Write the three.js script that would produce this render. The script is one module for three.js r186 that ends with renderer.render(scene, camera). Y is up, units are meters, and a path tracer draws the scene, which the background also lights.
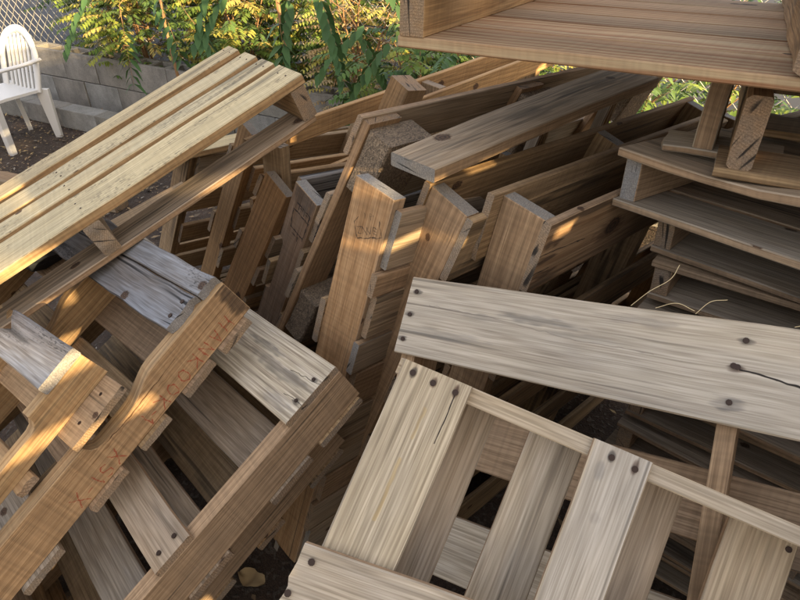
import * as THREE from 'three';
import { mergeGeometries } from 'three/addons/utils/BufferGeometryUtils.js';

// ---------------------------------------------------------------- camera, sky, sun, exposure
const scene = new THREE.Scene();
const camera = new THREE.PerspectiveCamera(53.13, 4 / 3, 0.02, 400);
camera.position.set(0, 1.62, 0);
camera.rotation.set(-35 * Math.PI / 180, 0, 0);
scene.add(camera);
const renderer = new THREE.WebGLRenderer({ antialias: true });
renderer.setSize(1024, 768);
renderer.toneMapping = THREE.LinearToneMapping;
renderer.toneMappingExposure = 3.65;
renderer.shadowMap.enabled = true;
const SUN = new THREE.Vector3(0.66, 0.295, 0.70).normalize();
{ // clear late-afternoon sky: blue overhead, pale and warm towards the horizon and the sun
  const SKY = 0.55, W = 256, H = 128, d = new Float32Array(W * H * 4), v = new THREE.Vector3();
  for (let j = 0; j < H; j++) for (let i = 0; i < W; i++) {
    const th = (j + 0.5) / H * Math.PI - Math.PI / 2, ph = (i + 0.5) / W * 2 * Math.PI - Math.PI;
    v.set(Math.cos(th) * Math.cos(ph), Math.sin(th), Math.cos(th) * Math.sin(ph));
    const e = Math.max(v.y, 0), k = Math.pow(1 - e, 3.2), c = Math.max(v.dot(SUN), 0), g = Math.pow(c, 5) * 0.9 + Math.pow(c, 40) * 1.2;
    const o = 4 * (j * W + i);
    let r = 0.55 + 0.45 * k, gg = 0.585 + 0.33 * k, b = 0.69 + 0.08 * k;
    if (v.y < 0) { r = 0.16; gg = 0.13; b = 0.1; }
    d[o] = (r + g * 1.0) * SKY; d[o + 1] = (gg + g * 0.72) * SKY; d[o + 2] = (b + g * 0.38) * SKY; d[o + 3] = 1;
  }
  const t = new THREE.DataTexture(d, W, H, THREE.RGBAFormat, THREE.FloatType);
  t.mapping = THREE.EquirectangularReflectionMapping; t.magFilter = THREE.LinearFilter; t.minFilter = THREE.LinearFilter;
  t.wrapS = THREE.RepeatWrapping; t.needsUpdate = true;
  scene.background = t; scene.environment = t;
  scene.backgroundIntensity = 1; scene.environmentIntensity = 1;
}
const sun = new THREE.DirectionalLight(new THREE.Color(1, 0.74, 0.40), 5);
sun.position.copy(SUN).multiplyScalar(12); sun.target.position.set(0, 0.5, -1.5);
sun.castShadow = true; sun.shadow.radius = 1; sun.shadow.mapSize.set(4096, 4096);
{ const s = sun.shadow.camera; s.left = -7; s.right = 7; s.top = 6; s.bottom = -6; s.near = 0.5; s.far = 30; }
scene.add(sun, sun.target);

// ---------------------------------------------------------------- helpers
let seed0 = 1;
function rng(a) { return () => { a |= 0; a = a + 0x6D2B79F5 | 0; let t = Math.imul(a ^ a >>> 15, 1 | a); t = t + Math.imul(t ^ t >>> 7, 61 | t) ^ t; return ((t ^ t >>> 14) >>> 0) / 4294967296; }; }
const R0 = rng(7);
const TAB = new Float32Array(65536); { const r = rng(99); for (let i = 0; i < 65536; i++) TAB[i] = r(); }
function vn(x, y) {
  const xi = Math.floor(x), yi = Math.floor(y); let fx = x - xi, fy = y - yi;
  fx = fx * fx * (3 - 2 * fx); fy = fy * fy * (3 - 2 * fy);
  const a = xi & 255, b = (xi + 1) & 255, c = (yi & 255) << 8, d = ((yi + 1) & 255) << 8;
  const p = TAB[a + c], q = TAB[b + c], r = TAB[a + d], s = TAB[b + d];
  return p + (q - p) * fx + (r - p + (p - q - r + s) * fx) * fy;
}
const clamp = (x, a = 0, b = 1) => x < a ? a : x > b ? b : x;
const sst = (a, b, x) => { x = clamp((x - a) / (b - a)); return x * x * (3 - 2 * x); };
const names = new Map();
function numbered(n) { const k = names.get(n) || 0; names.set(n, k + 1); return k ? n + '_' + String(k).padStart(3, '0') : n; }
function tag(o, label, category, group) { o.userData = { label, category }; if (group) o.userData.group = group; return o; }
function structure(o, name) { o.name = name; o.userData = { kind: 'structure' }; scene.add(o); return o; }
const V3 = (x, y, z) => new THREE.Vector3(x, y, z);
function thing(name, label, category, group, O, X, Y) {
  const g = new THREE.Group(); g.name = numbered(name); tag(g, label, category, group); scene.add(g);
  g.position.set(...O);
  if (X) {
    const x = V3(...X).normalize(), y = V3(...Y); y.addScaledVector(x, -x.dot(y)).normalize();
    const z = V3().crossVectors(x, y);
    g.quaternion.setFromRotationMatrix(new THREE.Matrix4().makeBasis(x, y, z));
  }
  return g;
}
function fin(o) { o.castShadow = true; o.receiveShadow = true; return o; }

// ---------------------------------------------------------------- textures
function dataTex(d, W, H, srgb) {
  const t = new THREE.DataTexture(d, W, H, THREE.RGBAFormat, THREE.UnsignedByteType);
  t.wrapS = t.wrapT = THREE.RepeatWrapping; t.magFilter = THREE.LinearFilter; t.minFilter = THREE.LinearMipmapLinearFilter; t.generateMipmaps = true;
  if (srgb) t.colorSpace = THREE.SRGBColorSpace;
  t.needsUpdate = true; return t;
}
const hex = h => [(h >> 16) & 255, (h >> 8) & 255, h & 255];
// one sheet of sawn wood, wm x hm metres, grain along u
function woodSheet(o) {
  const { W, H, wm, hm } = o, r = rng(o.seed), s = r() * 90, s2 = r() * 90;
  const base = hex(o.base), late = hex(o.late), gray = hex(o.gray);
  const col = new Uint8Array(W * H * 4), bmp = new Uint8Array(W * H * 4);
  const ks = [];
  for (let k = 0; k < (o.knots || 0); k++) ks.push([r() * wm, r() * hm, 0.006 + r() * 0.010]);
  for (const k of o.knotAt || []) ks.push(k);
  const c = o.centre !== undefined ? o.centre * hm : hm * (0.2 + 0.6 * r());
  const nv = Math.floor(hm / 0.0011);
  for (let j = 0; j < H; j++) {
    const v = (j + 0.5) / H * hm;
    for (let i = 0; i < W; i++) {
      const u = (i + 0.5) / W * wm;
      let wob = (vn(u * 1.3 + s, v * 4 + s2) - 0.5) * 0.035 + (vn(u * 5 + s2, v * 12 + s) - 0.5) * 0.006, kd = 0, kr = 0;
      for (const k of ks) {
        const du = (u - k[0]) / (k[2] * 3.2), dv = (v - k[1]) / (k[2] * 1.7), d2 = du * du + dv * dv;
        if (d2 < 9) {
          wob += (v - k[1]) * -0.75 * Math.exp(-d2);
          const e = ((u - k[0]) * (u - k[0]) * 0.55 + (v - k[1]) * (v - k[1])) / (k[2] * k[2]);
          if (e < 2.2) { kd = Math.max(kd, 1 - sst(0.55, 1.6, e + (vn(u * 300, v * 300) - 0.5) * 0.8)); kr = Math.sqrt(e) * 6; }
        }
      }
      const vv = v + wob, h = 0.012 + (vn(u * 0.9 + s, 7.3) * 0.05);
      const ph = Math.sqrt((vv - c) * (vv - c) + h * h) * o.ringF + (vn(u * 3 + s, vv * 40) - 0.5) * 0.35;
      const fr = ph - Math.floor(ph), L = fr < 0.86 ? fr * fr / 0.74 : (1 - fr) / 0.14;
      const f1 = vn(u * 10 + s, v * 820 + s2), f2 = vn(u * 26 + s2, v * 330 + s), fib = (f1 * 0.6 + f2 * 0.4) - 0.5;
      const bl = vn(u * 2.6 + s, v * 10 + s) * 0.55 + vn(u * 8 + s2, v * 34) * 0.3 + vn(u * 40, v * 90 + s2) * 0.15;
      const ckm = vn(u * 1.9 + s2, v * 17 + s), ck = sst(0.80, 0.93, vn(u * 2.3 + s2 * 3, v * 170 + s)) * sst(0.45, 0.62, ckm) * o.check;
      let g = clamp(o.grayAmt * (0.15 + 1.7 * (bl - 0.25)) + (o.grayAmt > 0.05 ? fib * 0.5 : 0));
      const lr = clamp(L * o.ringC);
      let m = 1 + fib * o.fib;
      m *= 1 - ck * 0.72;
      if (o.spec) { const q = vn(u * 120 + s, v * 620), z = sst(0.62, 0.86, q) * sst(0.50, 0.72, vn(u * 6 + s, v * 26 + s2)); m *= 1 - o.spec * z; }
      if (o.saw) m *= 1 + o.saw * (vn(u * 210 + v * 30, v * 3) - 0.5);
      if (o.streak) { const q = sst(0.55, 0.80, vn(u * 1.1 + s2, v * 30 + s)) * sst(0.3, 0.7, vn(u * 9 + s, v * 160)); m *= 1 - o.streak * q; }
      let b = 128 + fib * 110 + (L - 0.4) * 34 - ck * 110 + (vn(u * 60, v * 60) - 0.5) * 14;
      const p = 4 * (j * W + i);
      for (let k = 0; k < 3; k++) {
        let x = base[k] + (late[k] - base[k]) * lr; x += (gray[k] - x) * g;
        if (kd > 0) { const kc = [84, 58, 38][k] * (0.85 + 0.3 * Math.sin(kr * 2.2)); x += (kc - x) * kd * 0.85; }
        col[p + k] = clamp(x * m, 0, 255);
      }
      col[p + 3] = 255;
      b -= kd * 20; b = clamp(b, 0, 255); bmp[p] = bmp[p + 1] = bmp[p + 2] = b; bmp[p + 3] = 255;
    }
  }
  const toI = u => Math.round(u / wm * W), toJ = v => Math.round(v / hm * H);
  const each = (u0, u1, v0, v1, f) => { for (let j = Math.max(0, toJ(v0)); j < Math.min(H, toJ(v1)); j++) for (let i = Math.max(0, toI(u0)); i < Math.min(W, toI(u1)); i++) f((i + 0.5) / W * wm, (j + 0.5) / H * hm, 4 * (j * W + i)); };
  const blend = (p, rgb, a) => { for (let k = 0; k < 3; k++) col[p + k] += (rgb[k] - col[p + k]) * a; };
  for (const [su, sv, ru, rv, amt, cc] of o.stains || []) each(su - ru, su + ru, sv - rv, sv + rv, (u, v, p) => {   // iron stains and dirt
    const q = ((u - su) / ru) ** 2 + ((v - sv) / rv) ** 2 + (vn(u * 60 + su * 9, v * 260) - 0.5) * 0.9;
    blend(p, hex(cc || 0x2a2623), amt * (1 - sst(0.05, 0.95, q)) * (0.55 + 0.45 * vn(u * 30, v * 700)));
  });
  const seg = (x, y, a) => { const dx = a[2] - a[0], dy = a[3] - a[1], t = clamp(((x - a[0]) * dx + (y - a[1]) * dy) / (dx * dx + dy * dy)); return Math.hypot(x - a[0] - t * dx, y - a[1] - t * dy); };
  for (const [pts, wd, amt, cc, rough] of o.lines || []) for (let k = 0; k + 1 < pts.length; k++) {   // cracks, pen strokes
    const a = [...pts[k], ...pts[k + 1]], mg = wd * 3;
    each(Math.min(a[0], a[2]) - mg, Math.max(a[0], a[2]) + mg, Math.min(a[1], a[3]) - mg, Math.max(a[1], a[3]) + mg, (u, v, p) => {
      const d = seg(u + (vn(u * 120, v * 120) - 0.5) * (rough ?? 0.003), v + (vn(u * 90 + 7, v * 200) - 0.5) * (rough ?? 0.003), a);
      const al = amt * (1 - sst(wd * 0.35, wd, d)) * (o.penWear ? 0.35 + 0.65 * sst(0.25, 0.55, vn(u * 90 + 3, v * 420)) : 1);
      blend(p, hex(cc || 0x15100c), al);
      if (!cc) { bmp[p] = bmp[p + 1] = bmp[p + 2] = clamp(bmp[p] - 110 * al, 0, 255); }
    });
  }
  return { map: dataTex(col, W, H, true), bump: dataTex(bmp, W, H, false), wm, hm };
}
const SHEETS = {}, WOOD = new THREE.Color(0.80, 0.80, 0.80);            // sawn timber reflects about a third of the light
const SW = 2048, SH = 512, SWM = 1.7, SHM = 0.42;
function sheetMat(key, o, bump = 0.0010) {
  const s = woodSheet({ W: SW, H: SH, wm: SWM, hm: SHM, fib: 0.46, check: 0.6, ringF: 75, ringC: 0.6, grayAmt: 0.2, knots: 5, ...o });
  const m = new THREE.MeshStandardMaterial({ map: s.map, bumpMap: s.bump, bumpScale: bump, roughness: 0.86, vertexColors: true, color: WOOD });
  m.name = 'wood_' + key; SHEETS[key] = { mat: m, wm: SWM, hm: SHM }; return m;
}
sheetMat('silver', { seed: 11, base: 0xc3b193, late: 0xa38d71, gray: 0xaca396, grayAmt: 0.6, check: 0.5, ringC: 0.4, ringF: 110, streak: 0.12, knots: 4 });
sheetMat('pale', { seed: 12, base: 0xd6c69e, late: 0xb89f76, gray: 0x8c897c, grayAmt: 0.28, check: 0.35, spec: 0.32, ringF: 95, ringC: 0.5, saw: 0.06, streak: 0.3 });
sheetMat('honey', { seed: 13, base: 0xae9068, late: 0x8a6844, gray: 0x8d7a62, grayAmt: 0.10, check: 0.3, ringF: 60, ringC: 0.55, saw: 0.08 });
sheetMat('tan', { seed: 14, base: 0xaa8e6e, late: 0x84694e, gray: 0x8a7a68, grayAmt: 0.30, check: 0.45, ringF: 80, ringC: 0.5, saw: 0.1 });
sheetMat('brown', { seed: 15, base: 0xa8895f, late: 0x7f6041, gray: 0x87796a, grayAmt: 0.30, check: 0.4, ringF: 70, ringC: 0.5, saw: 0.1, streak: 0.3 });
sheetMat('slate', { seed: 16, base: 0x8a8178, late: 0x5e564e, gray: 0x8c8f93, grayAmt: 0.9, check: 1.0, ringF: 100, ringC: 0.6, streak: 0.5, spec: 0.4 }, 0.0011);
sheetMat('greybrown', { seed: 17, base: 0xac987d, late: 0x866f55, gray: 0x978e82, grayAmt: 0.6, check: 0.5, ringF: 60, ringC: 0.4, streak: 0.25 });
sheetMat('redpine', { seed: 18, base: 0xcaae88, late: 0x9a6440, gray: 0x8d8a72, grayAmt: 0.3, check: 0.2, ringF: 42, ringC: 0.95, fib: 0.26, saw: 0.06 });
{ // end grain: growth rings, radial checks, grime
  const W = 512, H = 512, mk = (seed, base, late, gray, gAmt) => {
    const r = rng(seed), s = r() * 50, B = hex(base), Lc = hex(late), G = hex(gray), col = new Uint8Array(W * H * 4), bmp = new Uint8Array(W * H * 4);
    for (let j = 0; j < H; j++) for (let i = 0; i < W; i++) {
      const u = i / W * 0.3, v = j / H * 0.3, cu = -0.03, cv = 0.1;
      const d = Math.hypot(u - cu, v - cv) + (vn(u * 18 + s, v * 18) - 0.5) * 0.008, ph = d * 210, fr = ph - Math.floor(ph), L = fr * fr;
      const an = Math.atan2(v - cv, u - cu), ck = sst(0.83, 0.95, vn(an * 42 + s, d * 16 + s));
      const bl = vn(u * 30 + s, v * 30 + s) * 0.6 + vn(u * 110, v * 110) * 0.4, f = vn(u * 900, v * 900) - 0.5, p = 4 * (j * W + i);
      for (let k = 0; k < 3; k++) { let x = B[k] + (Lc[k] - B[k]) * L * 0.6; x += (G[k] - x) * clamp(gAmt * (0.3 + 1.3 * bl)); col[p + k] = clamp(x * (1 + f * 0.35) * (1 - ck * 0.65), 0, 255); }
      col[p + 3] = 255; bmp[p] = bmp[p + 1] = bmp[p + 2] = clamp(128 + f * 90 + (L - 0.4) * 50 - ck * 100, 0, 255); bmp[p + 3] = 255;
    }
    return new THREE.MeshStandardMaterial({ map: dataTex(col, W, H, true), bumpMap: dataTex(bmp, W, H, false), bumpScale: 0.0009, roughness: 0.92, vertexColors: true, color: WOOD });
  };
  SHEETS.end = { mat: mk(31, 0xb39470, 0x7d5b38, 0x77736e, 0.45), wm: 0.3, hm: 0.3 };
  SHEETS.endgrey = { mat: mk(32, 0xa0978a, 0x736a5e, 0x888683, 0.75), wm: 0.3, hm: 0.3 };
}
function heroMat(o, bump = 0.0010) {
  const px = 1500, W = Math.min(2048, Math.round(o.wm * px)), H = Math.round(o.hm * px);
  const s = woodSheet({ W, H, fib: 0.46, check: 0.6, ringF: 75, ringC: 0.6, grayAmt: 0.2, ...o });
  return { mat: new THREE.MeshStandardMaterial({ map: s.map, bumpMap: s.bump, bumpScale: bump, roughness: 0.86, vertexColors: true, color: WOOD }), wm: o.wm, hm: o.hm };
}

// ---------------------------------------------------------------- boards
const AX = { x: 0, y: 1, z: 2 };
const tintR = rng(505);
// a sawn board filling box {x,y,z}, grain along L, width along Wd, thickness along the third axis
function board(parent, name, box, L, Wd, style, o = {}) {
  const r = rng(seed0++ * 7919), li = AX[L], wi = AX[Wd], ti = 3 - li - wi, T = 'xyz'[ti];
  const [l0, l1] = box[L], [w0, w1] = box[Wd], [t0, t1] = box[T], len = l1 - l0, wid = w1 - w0, th = t1 - t0;
  const flip = ((wi - li + 3) % 3) === 1 ? 1 : -1;                 // (L, W, T) right handed?
  const nL = o.nL || Math.max(4, Math.min(14, Math.ceil(len / 0.09))), nW = o.nW || (o.jag0 || o.jag1 ? 8 : 2);
  const ch = o.ch ?? Math.min(0.0022, th * 0.16);
  const bow = (o.bow ?? (r() - 0.5) * 0.004), crook = (o.crook ?? (r() - 0.5) * 0.003), twist = o.twist ?? (r() - 0.5) * 0.02;
  const skew = o.skew || 0, taper = o.taper || 0, ph = r() * 99;
  // ring of cross-section points (w, t) split in strips
  const strips = [];
  const fw = k => w0 + ch + (wid - 2 * ch) * k / nW;
  const top = [], bot = [];
  for (let k = 0; k <= nW; k++) { top.push([fw(k), t1]); bot.push([fw(nW - k), t0]); }
  strips.push([top, 'top'], [[[w1 - ch, t1], [w1, t1 - ch]], 'c'], [[[w1, t1 - ch], [w1, t0 + ch]], 's'], [[[w1, t0 + ch], [w1 - ch, t0]], 'c'],
    [bot, 'bot'], [[[w0 + ch, t0], [w0, t0 + ch]], 'c'], [[[w0, t0 + ch], [w0, t1 - ch]], 's'], [[[w0, t1 - ch], [w0 + ch, t1]], 'c']);
  const sheet = SHEETS[style], uo = r() * Math.max(0, sheet.wm - len), vo = r() * Math.max(0, sheet.hm - wid), so = r() * (sheet.hm - th);
  const hero = o.hero, heroFace = o.heroFace || 'top';
  const pos = [], uv = [], groups = { 0: [], 1: [], 2: [], 3: [] };
  const sideKey = o.sideStyle === undefined ? { silver: 'tan', pale: 'honey', greybrown: 'tan' }[style] : o.sideStyle, sideSheet = sideKey ? SHEETS[sideKey] : null;
  const wear = o.wear ?? 0.0012, sh = parent._shear;
  const put = (f, w, t, edge) => {
    const wf = (w - w0) / wid - 0.5, tf = (t - t0) / th - 0.5;
    let l = l0 + len * f;
    if (f === 0) l += (o.jag0 ? o.jag0 * vn(wf * 5.5 + ph, 3.1 + tf * 0.6) : 0) + (o.cut0 || 0) * wf;
    if (f === 1) l -= (o.jag1 ? o.jag1 * vn(wf * 5.5 + ph, 9.7 + tf * 0.6) : 0) + (o.cut1 || 0) * wf;
    const s = f - 0.5, a = twist * s;
    let ww = w + crook * (0.25 - s * s) * 4 + skew * f, tt = t + bow * (0.25 - s * s) * 4 + a * wf * wid + (o.curve ? o.curve(f, wf) : 0);
    if (taper) ww += -wf * taper * f;
    if (edge) { ww += (vn(l * 40 + ph, w * 50) - 0.5) * 2 * wear; tt += (vn(l * 33 + ph, t * 90 + 40) - 0.5) * wear; }
    const p = [0, 0, 0]; p[li] = l; p[wi] = ww; p[ti] = tt;
    if (sh) { p[0] += sh[0] * p[1]; p[2] += sh[2] * p[1]; }
    pos.push(...p);
  };
  for (const [pts, kind] of strips) {
    const gi = (hero && kind === heroFace) ? 2 : (sideSheet && kind === 's') ? 3 : 0, b0 = pos.length / 3, M = pts.length;
    for (let i = 0; i <= nL; i++) for (let k = 0; k < M; k++) {
      const f = i / nL; put(f, pts[k][0], pts[k][1], true);
      if (gi === 2) uv.push(f, (pts[k][0] - w0) / wid);
      else {
        const q = kind === 's' || kind === 'c' ? so + (pts[k][1] - t0) : (kind === 'bot' ? sheet.hm - wid - vo : vo) + (pts[k][0] - w0);
        uv.push((uo + len * f) / sheet.wm, q / sheet.hm);
      }
    }
    for (let i = 0; i < nL; i++) for (let k = 0; k + 1 < M; k++) {
      const a = b0 + i * M + k, b = a + 1, c = a + M, d = c + 1;
      if (flip > 0) groups[gi].push(a, b, c, b, d, c); else groups[gi].push(a, c, b, b, c, d);
    }
  }
  // end caps: the outline in ring order, fan per column between top and bottom edges
  const eS = SHEETS[o.endStyle || 'end'], eu = r() * 0.2, ev = r() * 0.2;
  for (const e of [0, 1]) {
    const b0 = pos.length / 3, cols = [[w0, t0 + ch, t1 - ch]];
    for (let k = 0; k <= nW; k++) cols.push([fw(k), t0, t1]);
    cols.push([w1, t0 + ch, t1 - ch]);
    for (const [w, a, b] of cols) for (const t of [a, b]) { put(e, w, t, true); uv.push((eu + w - w0) / eS.wm, (ev + t - t0) / eS.hm); }
    for (let k = 0; k + 1 < cols.length; k++) {
      const a = b0 + k * 2, b = a + 1, c = a + 2, d = a + 3;
      if ((flip > 0) === (e === 1)) groups[1].push(a, c, b, b, c, d); else groups[1].push(a, b, c, b, d, c);
    }
  }
  const g = new THREE.BufferGeometry(), idx = [];
  const mats = []; let start = 0;
  for (const k of [0, 1, 2, 3]) if (groups[k].length) { g.addGroup(start, groups[k].length, mats.length); mats.push(k === 0 ? sheet.mat : k === 1 ? eS.mat : k === 2 ? hero.mat : sideSheet.mat); for (const q of groups[k]) idx.push(q); start += groups[k].length; }
  const n = pos.length / 3, tv = o.tint || [1, 1, 1], b = 0.86 + 0.24 * tintR(), w = (tintR() - 0.5) * 0.10, colr = new Float32Array(n * 3);
  for (let i = 0; i < n; i++) { colr[3 * i] = tv[0] * (o.tint ? 1 : b * (1 + w)); colr[3 * i + 1] = tv[1] * (o.tint ? 1 : b); colr[3 * i + 2] = tv[2] * (o.tint ? 1 : b * (1 - w)); }
  g.setAttribute('position', new THREE.Float32BufferAttribute(pos, 3)); g.setAttribute('uv', new THREE.Float32BufferAttribute(uv, 2));
  g.setAttribute('color', new THREE.BufferAttribute(colr, 3)); g.setIndex(idx); g.computeVertexNormals();
  const m = fin(new THREE.Mesh(g, mats)); m.name = name; parent.add(m);
  return m;
}
// nails: small heads driven into face T=t of a board, given in the board's own axes
const nailMat = new THREE.MeshStandardMaterial({ color: 0x3a2c24, roughness: 0.6, metalness: 0.5 });
const nailGeo = (() => { const g = new THREE.CylinderGeometry(0.0042, 0.0036, 0.0026, 9); return g; })();
function nails(b, axis, sign, list, scale = 1) {
  for (const [x, y, z] of list) {
    const m = fin(new THREE.Mesh(nailGeo, nailMat)); m.name = 'nail'; m.position.set(x, y, z); m.scale.setScalar(scale);
    if (axis === 'x') m.rotation.z = -sign * Math.PI / 2; else if (axis === 'z') m.rotation.x = sign * Math.PI / 2; else if (sign < 0) m.rotation.x = Math.PI;
    m.rotation.x += (R0() - 0.5) * 0.25; b.add(m);
  }
}
// notched stringer: profile in (L, Hd) extruded along the third axis
function stringer(parent, name, box, L, Hd, style, o = {}) {
  const r = rng(seed0++ * 104729), li = AX[L], hi = AX[Hd], ti = 3 - li - hi, T = 'xyz'[ti];
  const [l0, l1] = box[L], [h0, h1] = box[Hd], [t0, t1] = box[T], len = l1 - l0, up = o.notchUp ?? false;
  const S = [[l0, h0]], arc = (n0, n1, dp, base, dir, ramp) => {          // rounded notch cut from edge 'base'
    const rr = Math.min(dp, 0.024), out = [[n0, base]];
    if (ramp) for (let k = 1; k <= 6; k++) { const t = k / 6; out.push([n0 + ramp * t, base + dir * dp * t * t * (3 - 2 * t)]); }
    else for (let k = 0; k <= 3; k++) { const a = Math.PI / 2 * k / 3; out.push([n0 + rr * (1 - Math.cos(a)), base + dir * (dp - rr + rr * Math.sin(a))]); }
    for (let k = 3; k >= 0; k--) { const a = Math.PI / 2 * k / 3; out.push([n1 - rr * (1 - Math.cos(a)), base + dir * (dp - rr + rr * Math.sin(a))]); }
    out.push([n1, base]); return out;
  };
  const nt = (o.notches || []).slice().sort((a, b) => a[0] - b[0]);
  if (!up) for (const [a, b, d, e] of nt) S.push(...arc(a, b, d, h0, 1, e));
  S.push([l1, h0], [l1, h1]);
  if (up) for (const [a, b, d, e] of nt.reverse()) S.push(...arc(a, b, d, h1, -1, e).reverse());
  S.push([l0, h1]);
  const shape = new THREE.Shape(S.map(p => new THREE.Vector2(p[0], p[1]))), bv = 0.0014;
  const e = new THREE.ExtrudeGeometry(shape, { depth: t1 - t0 - 2 * bv, bevelEnabled: true, bevelThickness: bv, bevelSize: bv, bevelOffset: -bv, bevelSegments: 1, curveSegments: 1, steps: 1 });
  const P = e.attributes.position, N = e.attributes.normal;
  const sheet = SHEETS[style], eS = SHEETS[o.endStyle || 'end'], uo = r() * Math.max(0, sheet.wm - len), vo = r() * (sheet.hm - (h1 - h0)), so = r() * (sheet.hm - 0.06), eu = r() * 0.2, ev = r() * 0.2;
  const buck = [[], [], []], heroSide = o.heroSide ?? 1, sh = parent._shear;
  const right = ((hi - li + 3) % 3) === 1;
  const pos = [], uv = [];
  for (let i = 0; i < P.count; i += 3) {
    const ax = (N.getX(i) + N.getX(i + 1) + N.getX(i + 2)) / 3, az = (N.getZ(i) + N.getZ(i + 1) + N.getZ(i + 2)) / 3;
    let k = 0; if (Math.abs(ax) > 0.8 && (P.getX(i) < l0 + 0.01 || P.getX(i) > l1 - 0.01)) k = 1; else if (o.hero && az * heroSide > 0.8) k = 2;
    const tri = [];
    for (let q = 0; q < 3; q++) {
      const l = P.getX(i + q), h = P.getY(i + q), t = t0 + bv + P.getZ(i + q), p = [0, 0, 0];
      p[li] = l; p[hi] = h; p[ti] = t; if (sh) { p[0] += sh[0] * p[1]; p[2] += sh[2] * p[1]; }
      tri.push([p, k === 2 ? [(l - l0) / len, (h - h0) / (h1 - h0)] : k === 1 ? [(eu + h - h0) / eS.wm, (ev + t - t0) / eS.hm] : Math.abs(az) > 0.7 ? [(uo + l - l0) / sheet.wm, (vo + h - h0) / sheet.hm] : [(uo + l - l0) / sheet.wm, (so + t - t0) / sheet.hm]]);
    }
    buck[k].push(right ? tri : [tri[0], tri[2], tri[1]]);
  }
  const g = new THREE.BufferGeometry(), mats = []; let start = 0;
  for (const k of [0, 1, 2]) if (buck[k].length) { g.addGroup(start * 3, buck[k].length * 3, mats.length); mats.push(k === 0 ? sheet.mat : k === 1 ? eS.mat : o.hero.mat); for (const t of buck[k]) for (const v of t) { pos.push(...v[0]); uv.push(...v[1]); } start += buck[k].length; }
  const n = pos.length / 3, b = o.tint ? 1 : 0.88 + 0.2 * tintR(), tv = o.tint || [1, 1, 1], colr = new Float32Array(n * 3);
  for (let i = 0; i < n; i++) for (let k = 0; k < 3; k++) colr[3 * i + k] = b * tv[k];
  g.setAttribute('position', new THREE.Float32BufferAttribute(pos, 3)); g.setAttribute('uv', new THREE.Float32BufferAttribute(uv, 2)); g.setAttribute('color', new THREE.BufferAttribute(colr, 3));
  g.computeVertexNormals();
  const m = fin(new THREE.Mesh(g, mats)); m.name = name; parent.add(m); return m;
}

// ---------------------------------------------------------------- ground
{
  const N = 1024, col = new Uint8Array(N * N * 4), bmp = new Uint8Array(N * N * 4);
  for (let j = 0; j < N; j++) for (let i = 0; i < N; i++) {
    const u = i / N * 64, v = j / N * 64, w = (a, f) => { const x = vn(u * f + a, v * f + a); return x; };
    const a = w(3, 0.25) * 0.4 + w(9, 1) * 0.3 + w(21, 4) * 0.3, f = TAB[(i * 7 + j * 131) & 65535], p = 4 * (j * N + i);
    const m = 0.55 + 0.6 * a + (f - 0.5) * 0.35, st = sst(0.7, 0.78, w(50, 3.1));
    const c = [70, 55, 43], s = [88, 78, 67];
    for (let k = 0; k < 3; k++) col[p + k] = clamp((c[k] + (s[k] - c[k]) * st) * m, 0, 255);
    col[p + 3] = 255; bmp[p] = bmp[p + 1] = bmp[p + 2] = clamp(110 + 90 * a + 50 * (f - 0.5) + 60 * st, 0, 255); bmp[p + 3] = 255;
  }
  const map = dataTex(col, N, N, true), bump = dataTex(bmp, N, N, false); map.repeat.set(120, 120); bump.repeat.set(120, 120);
  const g = new THREE.PlaneGeometry(240, 240, 1, 1); g.rotateX(-Math.PI / 2);
  structure(fin(new THREE.Mesh(g, new THREE.MeshStandardMaterial({ map, bumpMap: bump, bumpScale: 0.012, roughness: 1 }))), 'ground');
}
console.log('textures ready');
// ---------------------------------------------------------------- hero surfaces: print, pen marks, nail stains
const GLYPH = { H: [[[0, 0], [0, 1]], [[1, 0], [1, 1]], [[0, .5], [1, .5]]], A: [[[0, 0], [.5, 1], [1, 0]], [[.2, .4], [.8, .4]]], N: [[[0, 0], [0, 1], [1, 0], [1, 1]]], K: [[[0, 0], [0, 1]], [[1, 1], [0, .45], [1, 0]]],
  O: [[[.5, 0], [.1, .2], [0, .5], [.1, .8], [.5, 1], [.9, .8], [1, .5], [.9, .2], [.5, 0]]], X: [[[0, 0], [1, 1]], [[0, 1], [1, 0]]], S: [[[1, .85], [.6, 1], [.1, .85], [.1, .6], [.9, .4], [.9, .15], [.5, 0], [0, .12]]], 1: [[[.2, .8], [.5, 1], [.5, 0]]],
  '-': [[[.1, .5], [.9, .5]]], V: [[[0, 1], [.5, 0], [1, 1]]], Z: [[[0, 1], [1, 1], [0, 0], [1, 0]]], E: [[[1, 0], [0, 0], [0, 1], [1, 1]], [[0, .5], [.8, .5]]], T: [[[0, 1], [1, 1]], [[.5, 1], [.5, 0]]], L: [[[0, 1], [0, 0], [.9, 0]]], I: [[[.5, 0], [.5, 1]]], P: [[[0, 0], [0, 1], [.9, .9], [.9, .55], [0, .5]]], C: [[[1, .85], [.5, 1], [0, .5], [.5, 0], [1, .15]]] };
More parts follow.
